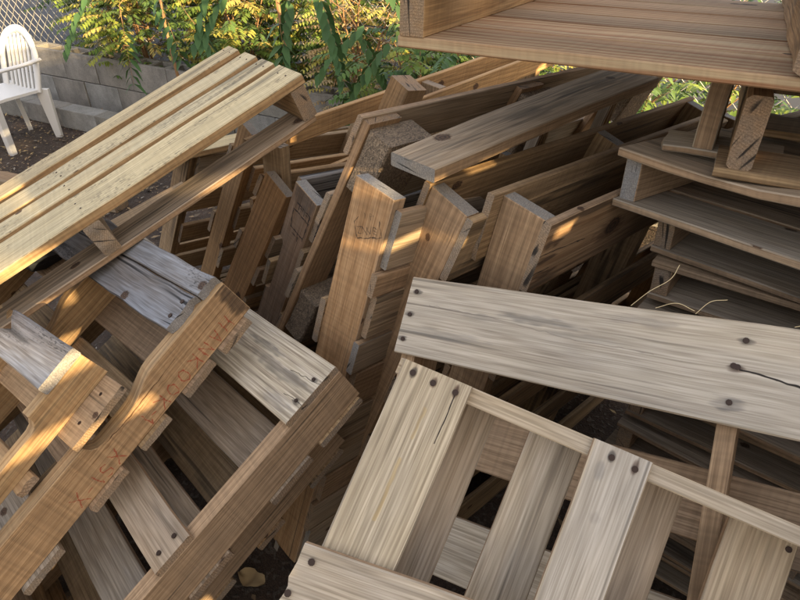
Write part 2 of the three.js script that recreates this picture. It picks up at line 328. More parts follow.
// pen strokes: origin (u, v), writing direction d, letter-up e
function letters(list, o) {
  const out = [];
  for (const [ch, u, v, w, h, d = [1, 0], e = [0, -1]] of list) for (const st of GLYPH[ch]) out.push([st.map(([a, b]) => [u + d[0] * (a - 0.5) * w + e[0] * b * h, v + d[1] * (a - 0.5) * w + e[1] * b * h]), o.w, o.a, o.c, o.rough]);
  return out;
}
const PEN = { w: 0.0017, a: 0.75, c: 0xa3452e, rough: 0.004 };
const heroText = heroMat({ seed: 61, wm: 1.2, hm: 0.089, base: 0xb8956c, late: 0x93704a, gray: 0x8d7a62, grayAmt: 0.12, ringF: 90, ringC: 0.5, centre: -0.3, saw: 0.14, check: 0.7, penWear: true,
  lines: [...letters([['H', .057, .036, .017, .03], ['A', .088, .034, .017, .029], ['N', .12, .035, .018, .03], ['K', .152, .036, .017, .031], ['O', .186, .035, .019, .03], ['O', .219, .034, .018, .028], ['K', .25, .036, .017, .03], ['-', .274, .034, .012, .03], ['1', .291, .036, .014, .03],
    ['X', .374, .036, .017, .03], ['S', .404, .034, .016, .029], ['1', .426, .035, .013, .028], ['-', .447, .034, .012, .028], ['X', .470, .040, .019, .032]], PEN),
  [[[0.17, .062], [0.3, .057], [0.36, .06]], .0011, .9, 0x4a2f18], [[[.0, .052], [.2, .05], [.42, .053]], .0009, .6, 0x6b4526], [[[0.05, .07], [.5, .068]], .0008, .5, 0x6b4526]],
  stains: [[.008, .045, .03, .06, .75, 0x2b2119]] });
const INK = { w: 0.0012, a: 0.6, c: 0x2e231b, rough: 0.004 };
const heroW = heroMat({ seed: 62, wm: 1.19, hm: 0.107, base: 0xb79064, late: 0x8f663c, gray: 0x8a7a68, grayAmt: 0.2, ringF: 60, ringC: 0.5, centre: 0.4, saw: 0.1, penWear: true,
  lines: [...letters([['Z', .106, .045, .012, .014, [-.45, .89], [-.89, -.45]], ['N', .099, .058, .012, .014, [-.45, .89], [-.89, -.45]], ['V', .092, .071, .012, .013, [-.45, .89], [-.89, -.45]], ['E', .086, .084, .010, .012, [-.45, .89], [-.89, -.45]], ['I', .07, .05, .01, .012, [-.45, .89], [-.89, -.45]], ['P', .062, .068, .01, .01, [-.45, .89], [-.89, -.45]]], INK),
    [[[.118, .040], [.085, .102], [.058, .086]], .0014, .8, 0x231a14], [[[.118, .040], [.09, .024], [.075, .03]], .0012, .7, 0x231a14]],
  stains: [[.3, .05, .3, .012, .25, 0x6f4a28]] });
const heroV = heroMat({ seed: 63, wm: 1.1, hm: 0.098, base: 0x927459, late: 0x66492f, gray: 0x6f655c, grayAmt: 0.4, ringF: 60, ringC: 0.5, saw: 0.1, penWear: true,
  lines: [[[[.05, .03], [.05, .088]], .003, .9, 0x1c1512], [[[.075, .022], [.075, .09]], .003, .9, 0x1c1512], [[[.05, .088], [.14, .088]], .003, .9, 0x1c1512], [[[.135, .03], [.135, .088]], .0028, .85, 0x1c1512], [[[.075, .022], [.135, .03]], .0024, .8, 0x1c1512],
    ...letters([['I', .063, .04, .012, .014, [0, 1], [-1, 0]], ['-', .064, .052, .010, .014, [0, 1], [-1, 0]], ['I', .066, .066, .01, .012, [0, 1], [-1, 0]], ['-', .066, .078, .012, .014, [0, 1], [-1, 0]], ['-', .158, .05, .016, .02, [0, 1], [-1, 0]], ['I', .16, .068, .012, .016, [0, 1], [-1, 0]]], { w: .0026, a: .8, c: 0x1c1512, rough: .005 })],
  stains: [[.02, .05, .05, .06, .5, 0x33302e]] });
const heroPlank = heroMat({ seed: 64, wm: 0.82, hm: 0.148, base: 0xc4b69e, late: 0xa1907a, gray: 0xb2aba0, grayAmt: 0.5, ringF: 75, ringC: 0.4, check: 0.4, fib: .36, centre: 0.62, knotAt: [[.72, .06, .012]],
  stains: [[.018, .028, .012, .006, .55], [.014, .072, .012, .006, .55], [.011, .12, .012, .006, .55], [.566, .028, .013, .007, .5], [.56, .068, .015, .007, .6, 0x3a2a22], [.556, .118, .026, .014, .5, 0x4c4a4a],
    [.26, .045, .09, .010, .42, 0x5a5a58], [.16, .055, .05, .008, .3, 0x666460], [.34, .060, .08, .007, .25, 0x6a6a66], [.1, .1, .1, .012, .25, 0x6a6a6a], [.42, .02, .07, .01, .3, 0x6a6560]],
  lines: [[[[.565, .068], [.61, .074], [.68, .083], [.82, .104]], .0016, .95], [[[.05, .050], [.18, .052], [.33, .066], [.45, .067]], .0010, .35, 0x6f675e], [[[.66, .02], [.69, .05], [.75, .06]], .001, .6]] });
const heroC = heroMat({ seed: 65, wm: 1.0, hm: 0.142, base: 0xcabb9f, late: 0x9a8a74, gray: 0xb9b6b0, grayAmt: 0.45, ringF: 85, ringC: 0.9, check: 0.5, centre: 0.45, knotAt: [],
  stains: [[.02, .045, .013, .006, .6], [.018, .098, .014, .008, .6], [.12, .07, .13, .018, .45, 0x5a5852], [.2, .045, .08, .012, .5, 0x55534e], [.06, .12, .06, .02, .35, 0x777370]],
  lines: [[[[.0, .047], [.04, .05], [.09, .056]], .0008, .7], [[[.0, .098], [.03, .096], [.06, .1]], .0008, .7]] });
const heroD1 = heroMat({ seed: 66, wm: 0.95, hm: 0.096, base: 0xc6b493, late: 0x9f8b6f, gray: 0xb3a998, grayAmt: 0.5, ringF: 150, ringC: 0.65, check: 0.8, centre: -0.4,
  stains: [[.012, .018, .009, .005, .7], [.014, .047, .009, .005, .7, 0x3a241a], [.014, .078, .012, .005, .8, 0x3a241a]],
  lines: [[[[.014, .078], [.05, .079], [.085, .078]], .0011, .95], [[[.05, .05], [.09, .049]], .003, .3, 0xc9a86a], [[[.12, .045], [.2, .047]], .0035, .35, 0xcaa765]] });
const heroD3 = heroMat({ seed: 67, wm: 0.95, hm: 0.074, base: 0xc2b5a1, late: 0xa79985, gray: 0xb6b0a6, grayAmt: 0.55, fib: 0.36, ringF: 70, ringC: 0.4, check: 0.3, centre: 1.3,
  stains: [[.012, .025, .009, .005, .7], [.014, .055, .014, .005, .7, 0x3a241a], [.035, .018, .014, .009, .35, 0x6a6a6a], [.09, .03, .010, .010, .25, 0x77716a]] });

const heroY = heroMat({ seed: 68, wm: 1.04, hm: 0.156, base: 0xa98965, late: 0x7c5a3a, gray: 0x857462, grayAmt: 0.3, ringF: 60, ringC: 0.75, check: 0.5, centre: 0.35, streak: 0.35, knotAt: [[.27, .085, .02], [.62, .05, .014]],
  stains: [[.03, .05, .04, .012, .75, 0x2c1d12], [.025, .085, .05, .010, .7, 0x2c1d12], [.04, .125, .05, .012, .7, 0x2c1d12], [.26, .09, .07, .035, .45, 0x3a2415], [.5, .04, .06, .02, .35, 0x4a3322]],
  lines: [[[[.0, .07], [.06, .072], [.16, .08]], .0011, .9], [[[.0, .11], [.05, .112]], .0012, .9]] });
// ---------------------------------------------------------------- pallet with a broad plank (F): x along boards, y down the stringers, z into the pallet
const GP = 'pallets heaped in the pile';
{
  const p = thing('pallet', 'weathered pallet with a broad silver-grey nailed plank along its upper end', 'pallet', GP, [0.0244, 0.9983, -0.9737], [0.8304, 0.201, 0.5197], [-0.2202, -0.7384, 0.6374]);
  const b = board(p, 'deck_board', { x: [0, .82], y: [.004, .152], z: [0, .016] }, 'x', 'y', 'silver', { hero: heroPlank, heroFace: 'bot', tint: [1, 1, 1], twist: 0.0, bow: 0, cut0: -.006, endStyle: 'endgrey', crook: 0.002 });
  nails(b, 'z', -1, [[.018, .032, -.001], [.014, .077, -.001], [.011, .125, -.001], [.566, .032, -.001], [.556, .070, -.001], [.561, .071, -.001], [.558, .122, -.001]], 1.05);
  for (const [a, c] of [[.004, .034], [.546, .572], [.78, .81]]) stringer(p, 'stringer', { x: [a, c], y: [.008, 1.22], z: [.0165, .11] }, 'y', 'z', 'tan', { tint: [1.12, 1.1, 1.04] });
  for (const [a, c, s] of [[.0, .09, 'brown'], [.225, .335, 'tan'], [.43, .545, 'silver'], [.63, .73, 'tan'], [.82, .92, 'brown'], [1.08, 1.21, 'tan']]) board(p, 'deck_board', { x: [-.002, .815], y: [a, c], z: [.1105, .126] }, 'x', 'y', s);
  board(p, 'deck_board', { x: [0, .815], y: [.95, 1.05], z: [0, .016] }, 'x', 'y', 'silver');
}
// ---------------------------------------------------------------- slatted pallet leaning in front (D): x along stringer, y along boards, z into
{
  const p = thing('pallet', 'light slatted pallet with narrow rails and whitish boards nailed across, leaning against another pallet', 'pallet', GP, [0.0005, 1.1095, -0.5986], [0.9142, -0.2141, 0.3441], [-0.3922, -0.6816, 0.6178]);
  for (const y of [0, .46, .92]) stringer(p, 'stringer', { x: [0, .9], y: [y - .001, y + .0215], z: [.0122, .0775] }, 'x', 'z', 'silver', { tint: [1.0, .97, .92] });
  const b1 = board(p, 'deck_board', { x: [.006, .102], y: [-.001, .945], z: [0, .012] }, 'y', 'x', 'silver', { hero: heroD1, heroFace: 'bot', tint: [1, 1, 1], twist: 0, bow: 0, skew: -.02 });
  nails(b1, 'z', -1, [[.023, .012, -.001], [.052, .014, -.001], [.083, .014, -.001]]);
  const b3 = board(p, 'deck_board', { x: [.263, .337], y: [-.002, .945], z: [0, .012] }, 'y', 'x', 'silver', { hero: heroD3, heroFace: 'bot', tint: [1, 1, 1], twist: 0, bow: 0 });
  nails(b3, 'z', -1, [[.288, .012, -.001], [.318, .014, -.001]]);
  board(p, 'deck_board', { x: [.58, .655], y: [0, .945], z: [0, .012] }, 'y', 'x', 'silver');
  board(p, 'deck_board', { x: [.80, .89], y: [0, .945], z: [0, .012] }, 'y', 'x', 'silver');
  const low = [[.078, .147, 'greybrown'], [.195, .270, 'silver'], [.338, .410, 'greybrown'], [.471, .559, 'silver'], [.62, .70, 'silver'], [.80, .89, 'silver']];
  low.forEach(([a, c, s], i) => { const b = board(p, 'deck_board', { x: [a, c], y: [.004, .945], z: [.0785, .091] }, 'y', 'x', s, { tint: i === 1 ? [1.02, 1.02, 1.04] : i === 3 ? [.95, .9, .84] : undefined }); nails(b, 'z', -1, i === 3 ? [[.548, .03, .0775]] : []); });
  const q = thing('loose_plank', 'whitish plank with two bent nails lying across the slatted pallet', 'plank', null, [0.0005, 1.1095, -0.5986], [0.9142, -0.2141, 0.3441], [-0.3922, -0.6816, 0.6178]);
  const b = board(q, 'plank', { x: [-.021, .62], y: [.257, .345], z: [-.0145, -.0015] }, 'x', 'y', 'silver', { skew: -.072, tint: [1.05, 1.04, 1.03], twist: 0, bow: 0, jag0: .006, endStyle: 'endgrey' });
  nails(b, 'z', -1, [[.0, .273, -.0165], [-.012, .318, -.0165]], 1.1);
}
// ---------------------------------------------------------------- stack of three pallets leaning on the left: x boards (away), y stringers, z up
{
  const c = thing('pallet', 'pallet with a whitish two-nail end board, second lowest of the leaning stack under red lettering', 'pallet', GP, [-0.1269, 0.842, -0.8852], [-0.6598, -0.1253, -0.741], [-0.6307, -0.4436, 0.6367]);
  stringer(c, 'stringer', { x: [-.002, .034], y: [0, 1.2], z: [-.105, -.0165] }, 'y', 'z', 'tan', { tint: [1.14, 1.12, 1.08] });
  stringer(c, 'stringer', { x: [.47, .505], y: [0, 1.2], z: [-.105, -.0165] }, 'y', 'z', 'brown');
  stringer(c, 'stringer', { x: [.955, .99], y: [0, 1.2], z: [-.105, -.0165] }, 'y', 'z', 'brown');
  const b = board(c, 'deck_board', { x: [-.001, 1.0], y: [-.001, .143], z: [-.016, 0] }, 'x', 'y', 'silver', { hero: heroC, tint: [1, 1, 1], twist: 0, bow: 0 });
  nails(b, 'z', 1, [[.02, .045, .001], [.018, .097, .001]], 1);
  const b2 = board(c, 'deck_board', { x: [-.001, 1.0], y: [.395, .477], z: [-.016, 0] }, 'x', 'y', 'greybrown', { tint: [1.18, 1.12, 1.05], twist: 0, bow: 0, wear: .002 });
  nails(b2, 'z', 1, [[.025, .415, .001], [.025, .452, .001]], 1.2);
  board(c, 'deck_board', { x: [0, 1], y: [.72, .81], z: [-.016, 0] }, 'x', 'y', 'greybrown');
  board(c, 'deck_board', { x: [0, 1], y: [1.05, 1.2], z: [-.016, 0] }, 'x', 'y', 'greybrown');
  for (const [a, d, s] of [[.006, .13, 'honey'], [.16, .272, 'greybrown'], [.385, .49, 'greybrown'], [.535, .63, 'greybrown'], [.76, .86, 'tan'], [1.06, 1.19, 'tan']]) board(c, 'deck_board', { x: [-.008, .99], y: [a, d], z: [-.121, -.1055] }, 'x', 'y', s);

  const u = thing('pallet', 'brown pallet at the bottom of the leaning stack, mostly hidden by the others', 'pallet', GP, [-0.150, 0.63, -0.925], [-0.6598, -0.1253, -0.741], [-0.6307, -0.4436, 0.6367]);
  for (const x of [.03, .47, .93]) stringer(u, 'stringer', { x: [x, x + .035], y: [0, 1.0], z: [-.1, -.0165] }, 'y', 'z', 'tan');
  for (const [a, d] of [[.0, .13], [.2, .3], [.36, .46], [.53, .64], [.7, .8], [.87, 1.0]]) { board(u, 'deck_board', { x: [.025, .98], y: [a, d], z: [-.016, 0] }, 'x', 'y', 'brown'); board(u, 'bottom_board', { x: [.025, .98], y: [a + .02, d], z: [-.116, -.1005] }, 'x', 'y', 'brown'); }
  const q = thing('pallet', 'pallet with red hand lettering on its notched side rail', 'pallet', GP, [-0.356, 0.9821, -0.9854], [-0.6998, -0.144, -0.6997], [-0.5691, -0.4796, 0.6679]);
  const nt = [[.2, .388, .026, .10], [.815, 1.04, .026]];
  stringer(q, 'stringer', { x: [0, .036], y: [0, 1.2], z: [-.105, -.0165] }, 'y', 'z', 'honey', { notches: nt, notchUp: true, hero: heroText, heroSide: -1, tint: [1, 1, 1] });
  stringer(q, 'stringer', { x: [.47, .505], y: [0, 1.2], z: [-.105, -.0165] }, 'y', 'z', 'honey', { notches: nt, notchUp: true });
  stringer(q, 'stringer', { x: [.955, .99], y: [0, 1.2], z: [-.105, -.0165] }, 'y', 'z', 'brown', { notches: nt, notchUp: true });
  const lead = board(q, 'deck_board', { x: [.006, 1.0], y: [.0, .05], z: [-.016, .002] }, 'x', 'y', 'slate', { jag0: .012, wear: .004, taper: -.012, endStyle: 'endgrey', tint: [.92, .92, .93], nL: 16 });
  const lead2 = board(q, 'deck_board', { x: [.004, 1.0], y: [.054, .139], z: [-.016, 0.001] }, 'x', 'y', 'slate', { jag0: .03, wear: .004, endStyle: 'endgrey', tint: [.84, .85, .88], nL: 16 });
  lead.userData.label = 'narrow split strip of the charred grey end board'; lead2.userData.label = 'charred grey end board with a ragged end';
  nails(lead2, 'z', 1, [[.04, .075, .0015], [.04, .11, .0015]], 1.2);
  for (const [a, d] of [[.78, .87], [1.06, 1.2]]) board(q, 'deck_board', { x: [0, 1], y: [a, d], z: [-.016, 0] }, 'x', 'y', 'greybrown');
  for (const [a, d, s] of [[.022, .105, 'tan'], [.13, .215, 'tan'], [.265, .34, 'brown'], [.385, .475, 'tan'], [.555, .645, 'greybrown'], [.78, .87, 'brown'], [1.06, 1.19, 'tan']]) board(q, 'deck_board', { x: [-.012 - R0() * .006, .99], y: [a, d], z: [-.121, -.1055] }, 'x', 'y', s, { jag0: .004 });

  const t = thing('pallet', 'pallet with a broken grey board on a yellowish notched rail, topmost of its leaning stack', 'pallet', GP, [-0.5893, 0.9204, -0.8393], [-0.747, -0.1962, -0.6352], [-0.5059, -0.4522, 0.7346]);
  const n2 = [[.135, .33, .027], [.6, .8, .027]];
  for (const [x, s] of [[0, 'honey'], [.36, 'honey'], [.71, 'brown']]) stringer(t, 'stringer', { x: [x, x + .03], y: [0, .95], z: [-.078, -.0125] }, 'y', 'z', s, { notches: n2, notchUp: true, tint: x ? undefined : [1.12, 1.1, 1.05] });
  board(t, 'deck_board', { x: [-.006, .34], y: [-.004, .086], z: [-.012, .008] }, 'x', 'y', 'slate', { jag1: .09, wear: .004, tint: [1.05, 1.05, 1.06], endStyle: 'endgrey', jag0: .008 });
  for (const [a, d] of [[.6, .68], [.84, .94]]) board(t, 'deck_board', { x: [-.004, .74], y: [a, d], z: [-.012, .0] }, 'x', 'y', 'greybrown');
  const lb = board(t, 'deck_board', { x: [-.072, .74], y: [.008, .14], z: [-.0925, -.0785] }, 'x', 'y', 'tan', { jag0: .006, tint: [1.15, 1.1, 1.0] });
  nails(lb, 'z', 1, [[-.03, .04, -.078], [-.035, .1, -.078]], .9);
  for (const [a, d] of [[.215, .25], [.335, .372], [.56, .65], [.83, .94]]) board(t, 'deck_board', { x: [-.028, .74], y: [a, d], z: [-.0925, -.0785] }, 'x', 'y', 'honey', { jag0: .016, wear: .004 });
}
// ---------------------------------------------------------------- slatted pallet lying across the top left (A): x away, y along boards, z up
{
  const p = thing('pallet', 'pale yellow slatted pallet lying slanted on top of the pile', 'pallet', GP, [-0.2419, 1.2374, -1.4908], [-0.5734, -0.0336, -0.8186], [-0.7563, -0.3626, 0.5446]);
  const tops = [[-.004, .120, [1.04, 1.02, .96]], [.152, .226, [1.0, .99, .96]], [.258, .338, [.97, .96, .93]], [.382, .458, [.88, .84, .78]]];
  tops.forEach(([a, b, t], i) => {
    const m = board(p, 'deck_board', { x: [a, b], y: [-.004 + i * .001, 1.2], z: [-.024, 0] }, 'y', 'x', 'pale', { tint: t, wear: .0018, taper: -.012 });
    const c = (a + b) / 2; nails(m, 'z', 1, [[c - .02, .02, .0005], [c + .02, .022, .0005], [c - .018, .585, .0005], [c + .02, .59, .0005]], .55);
  });
  for (const [y, j] of [[0, 0], [.568, .014], [1.13, 0]]) board(p, 'stringer', { x: [-.004 - j, .46], y: [y + .002, y + .042], z: [-.1045, -.0245] }, 'x', 'z', j ? 'tan' : 'brown', { jag0: j, wear: j ? .004 : .001, nW: j ? 8 : 2 });
  board(p, 'bottom_board', { x: [-.004, .095], y: [.01, 1.2], z: [-.121, -.105] }, 'y', 'x', 'greybrown', { tint: [.9, .86, .82], bow: 0 });
  board(p, 'bottom_board', { x: [.36, .455], y: [.01, 1.2], z: [-.121, -.105] }, 'y', 'x', 'greybrown');
}
// ---------------------------------------------------------------- pallets standing on end: x across the decks, y down the stringers, z away along the boards
function standing(label, O, X, Y, w, o) {
  const p = thing('pallet', label, 'pallet', GP, O, X, Y);
  if (o.shear) p._shear = o.shear;
  const sy = o.sy || [0, 1.13];
  (o.sz || [0, .5, 1.0]).forEach((z, i) => stringer(p, 'stringer', { x: [.0005, w - .0005], y: sy, z: [z, z + (o.st || .034)] }, 'y', 'x', i ? 'brown' : o.front || 'tan', { endStyle: 'endgrey', hero: i ? null : o.hero, heroSide: -1, tint: i ? undefined : o.tint || [1, 1, 1], notches: i ? [] : o.notches, notchUp: false }));
  for (const [a, b, z0 = -.003, s = 'brown', oo = {}] of o.left) board(p, 'deck_board', { x: [-.0165, 0], y: [a, b], z: [z0, 1.04] }, 'z', 'y', s, oo);
  for (const [a, b, z0 = -.003, s = 'brown', oo = {}] of o.right) board(p, 'deck_board', { x: [w, w + .0165], y: [a, b], z: [z0, 1.04] }, 'z', 'y', s, oo);
  return p;
}
standing('pallet standing on end with a knotty bare deck, against the stack of flat pallets', [0.1911, 1.1432, -1.0167], [0.6706, -0.1608, 0.7242], [-0.1618, -0.9844, -0.0688], .098, {
  sz: [0, .52, 1.0], left: [[-.008, .14, -.035, 'brown', { jag0: .008, endStyle: 'end' }], [.25, .34], [.45, .54], [.68, .77], [.9, 1.0]],
  right: [[-.004, .152, -.006, 'tan', { hero: heroY, tint: [1, 1, 1] }], [.30, .40, 0, 'brown'], [.52, .61, 0, 'brown'], [.74, .83], [.98, 1.12]], front: 'tan', tint: [1.04, 1, .93] });
standing('pallet standing on end with an orange-tan rail, sharing its side with the knotty one', [0.0605, 1.1418, -1.06], [0.6242, -0.2723, 0.7323], [-0.2069, -0.9615, -0.1811], .1, {
  shear: [0, 0, -.12], sz: [0, .55, 1.0], left: [[-.004, .15, -.004, 'brown'], [.2, .31, -.01, 'brown'], [.36, .46, .004, 'tan'], [.5, .6, -.008, 'brown'], [.66, .76, 0], [.82, .93, -.01], [1.0, 1.13]],
  right: [[.0, .15, .0, 'brown'], [.22, .31], [.45, .54], [.68, .77], [.98, 1.12]], front: 'tan', tint: [1, .94, .85] });
const teeth = [[.02, .15, .012], [.158, .212, -.008], [.216, .325, .010], [.335, .42, -.006], [.428, .54, .014], [.556, .65, 0], [.664, .77, -.01], [.78, .88, .012], [.89, 1.0, -.004], [1.01, 1.17, .01]];
standing('pallet standing on end with a stamped tan rail and close-set deck boards beside it', [-0.085, 1.155, -1.083], [.698, -.167, .696], [-.25, -.968, .02], .107, {
  sy: [0, 1.18], sz: [0, .5, 1.0], hero: heroW, left: [[.3, .42], [.6, .72], [.9, 1.0]], right: teeth.map(([a, b, z], i) => [a, b, z, i % 3 === 1 ? 'tan' : 'greybrown', { endStyle: i % 3 ? 'end' : 'endgrey', tint: [1, .95, .88] }]) });
standing('dark pallet standing on end with a black boxed stamp on its notched rail', [-0.2682, 0.9866, -1.4361], [0.6107, -0.3728, 0.6986], [-0.3479, -0.9189, -0.1861], .098, {
  sy: [0, 1.05], sz: [0, .5, 1.0], hero: heroV, notches: [[.19, .40, .02]], left: [[.0, .1, .02, 'slate'], [.3, .4], [.6, .7], [.9, 1.0]], right: [[.03, .12, .01, 'slate'], [.15, .26, -.006], [.29, .39, .012, 'slate'], [.42, .55, -.004], [.6, .7], [.8, .95]] });
standing('reddish-brown pallet standing on end with a pale top edge, behind the stamped one', [-0.3964, 0.9154, -1.666], [0.6069, -0.4253, 0.6715], [-0.4342, -0.885, -0.1681], .112, {
  sy: [0, 1.0], sz: [0, .5, 1.0], front: 'honey', tint: [.82, .68, .54], left: [[.02, .1], [.25, .33], [.5, .58], [.8, .95]], right: [[.16, .25, .01, 'greybrown'], [.3, .38, 0, 'tan'], [.45, .54], [.6, .7], [.8, .95]] });
standing('pallet standing on end half hidden under the pale slatted pallet', [-0.5097, 0.9934, -1.8881], [0.6078, -0.4079, 0.6813], [-0.3959, -0.8994, -0.1853], .082, {
  sy: [0, 1.07], sz: [0, .5, 1.0], front: 'honey', tint: [.8, .72, .62], left: [[.1, .2], [.4, .5], [.8, .9]], right: [[.12, .22, .03, 'honey'], [.3, .4, .02, 'honey'], [.5, .6], [.8, .95]] });
standing('brown pallet standing on end behind the half hidden one, nearest the block wall', [-0.80, 0.86, -2.12], [0.6078, -0.4079, 0.6813], [-0.3959, -0.8994, -0.1853], .09, {
  sy: [0, .93], sz: [0, .5, 1.0], front: 'brown', left: [[.05, .15], [.3, .4], [.6, .7]], right: [[.02, .12, .03, 'greybrown'], [.18, .28, .0, 'honey'], [.36, .46, .02, 'brown'], [.54, .64], [.74, .84]] });
// block pallet between them
const chip = (() => {
  const N = 512, col = new Uint8Array(N * N * 4), bmp = new Uint8Array(N * N * 4);
  for (let j = 0; j < N; j++) for (let i = 0; i < N; i++) {
    const a = vn(i / 7 + vn(i / 20, j / 20) * 4, j / 4), b = vn(i / 3.1 + 40, j / 6.3), c = vn(i / 60, j / 60), p = 4 * (j * N + i), m = 0.5 + 0.55 * a + 0.25 * b * (0.6 + c * 0.6);
    const B = [148, 130, 108]; for (let k = 0; k < 3; k++) col[p + k] = clamp(B[k] * m, 0, 255); col[p + 3] = 255; bmp[p] = bmp[p + 1] = bmp[p + 2] = clamp(60 + 150 * a * b + 60 * b, 0, 255); bmp[p + 3] = 255;
  }
  return new THREE.MeshStandardMaterial({ map: dataTex(col, N, N, true), bumpMap: dataTex(bmp, N, N, false), bumpScale: .003, roughness: .95, vertexColors: true, color: WOOD });
})();
SHEETS.chip = { mat: chip, wm: .22, hm: .22 };
{
  const p = thing('pallet', 'block pallet standing on edge with pressed-chip blocks between its boards', 'pallet', GP, [-0.063, 1.2, -1.238], [0.6242, -0.2723, 0.7323], [-0.2069, -0.9615, -0.1811]);
  p._shear = [-.1, 0, -.18];
  for (const z of [0, .5, 1.0]) {
    board(p, 'bearer_board', { x: [-.022, -.0005], y: [0, 1.22], z: [z, z + .09] }, 'y', 'z', 'tan', { tint: [.92, .84, .74] });
    for (const y of [.012, .5, 1.05]) board(p, 'block', { x: [0, .072], y: [y, y + .145], z: [z + .004, z + .125] }, 'y', 'z', 'chip', { endStyle: 'chip', wear: .004, ch: .004, tint: [.95, .93, .9] });
  }
  for (const [a, b, s] of [[-.006, .09, 'greybrown'], [.2, .29, 'greybrown'], [.45, .55, 'greybrown'], [.8, .9, 'brown'], [1.12, 1.22, 'brown']]) board(p, 'deck_board', { x: [-.0385, -.0225], y: [a, b], z: [-.004, 1.13] }, 'z', 'y', s);
  for (const [a, b] of [[.3, .4], [.6, .7]]) board(p, 'bottom_board', { x: [.0725, .086], y: [a, b], z: [.1, 1.1] }, 'z', 'y', 'brown');
}
{ // plank on top of the standing pallets
  const q = thing('loose_plank', 'broad grey plank lying on the upper ends of the standing pallets', 'plank', null, [-0.0145, 1.197, -1.09], [0.7, 0.002, -0.714], [.714, -.02, .7]);
  board(q, 'plank', { x: [0, .86], y: [-.004, .108], z: [0, .026] }, 'x', 'y', 'greybrown', { taper: -.034, tint: [1.02, 1.0, .96], endStyle: 'endgrey', bow: -.004 });
  const s = thing('slat_bundle', 'thin slats wedged upright under the middle of the grey plank', 'slats', 'slat bundles under the plank', [0.33, 1.145, -1.45], [.698, -.167, .696], [-.25, -.968, .02]);
  for (let k = 0; k < 3; k++) board(s, 'slat', { x: [.0, .03], y: [-.006 + k * .006, .3], z: [k * .014, k * .014 + .010] }, 'y', 'x', k ? 'brown' : 'greybrown', { cut0: .012 });
  for (const [x, y, z, lb] of [[.115, 1.15, -1.2, 'thin slats wedged upright under the near end of the grey plank'], [.575, 1.14, -1.70, 'sunlit thin slats wedged upright under the far end of the grey plank']]) { const c = s.clone(); c.userData = { ...s.userData, label: lb }; c.name = numbered('slat_bundle'); c.position.set(x, y, z); scene.add(c); }
}
// pallet standing further back, its long rail catching the sun
{
  const p = thing('pallet', 'yellowish pallet standing on edge at the back near the block wall', 'pallet', GP, [-0.45, 0.995, -1.71], [0.745, -0.1, 0.66], [-.06, -.99, -.08]);
  for (const z of [.05, .8, 1.5]) stringer(p, 'stringer', { x: [.0005, .0895], y: [.01, .98], z: [z, z + .036] }, 'y', 'x', 'brown', {});
  for (const [a, b] of [[0, .07], [.2, .29], [.4, .5], [.7, .8]]) { board(p, 'deck_board', { x: [-.018, 0], y: [a, b], z: [0, 1.62] }, 'z', 'y', 'honey', { tint: [1.05, .95, .8] }); }
  for (const [a, b] of [[.01, .09], [.4, .5], [.7, .8]]) board(p, 'deck_board', { x: [.09, .108], y: [a, b], z: [.55, 1.62] }, 'z', 'y', 'honey', { tint: [1, .9, .75] });
  const q = thing('timber_offcut', 'short square timber propped corner up behind the block pallet', 'timber', null, [0.03, 1.075, -2.02], [.62, -.36, .7], [-.35, -.92, -.12]);
  board(q, 'timber', { x: [-.045, .045], y: [0, 1.14], z: [-.045, .045] }, 'y', 'x', 'brown', { tint: [.95, .86, .76], ch: .003 });
}
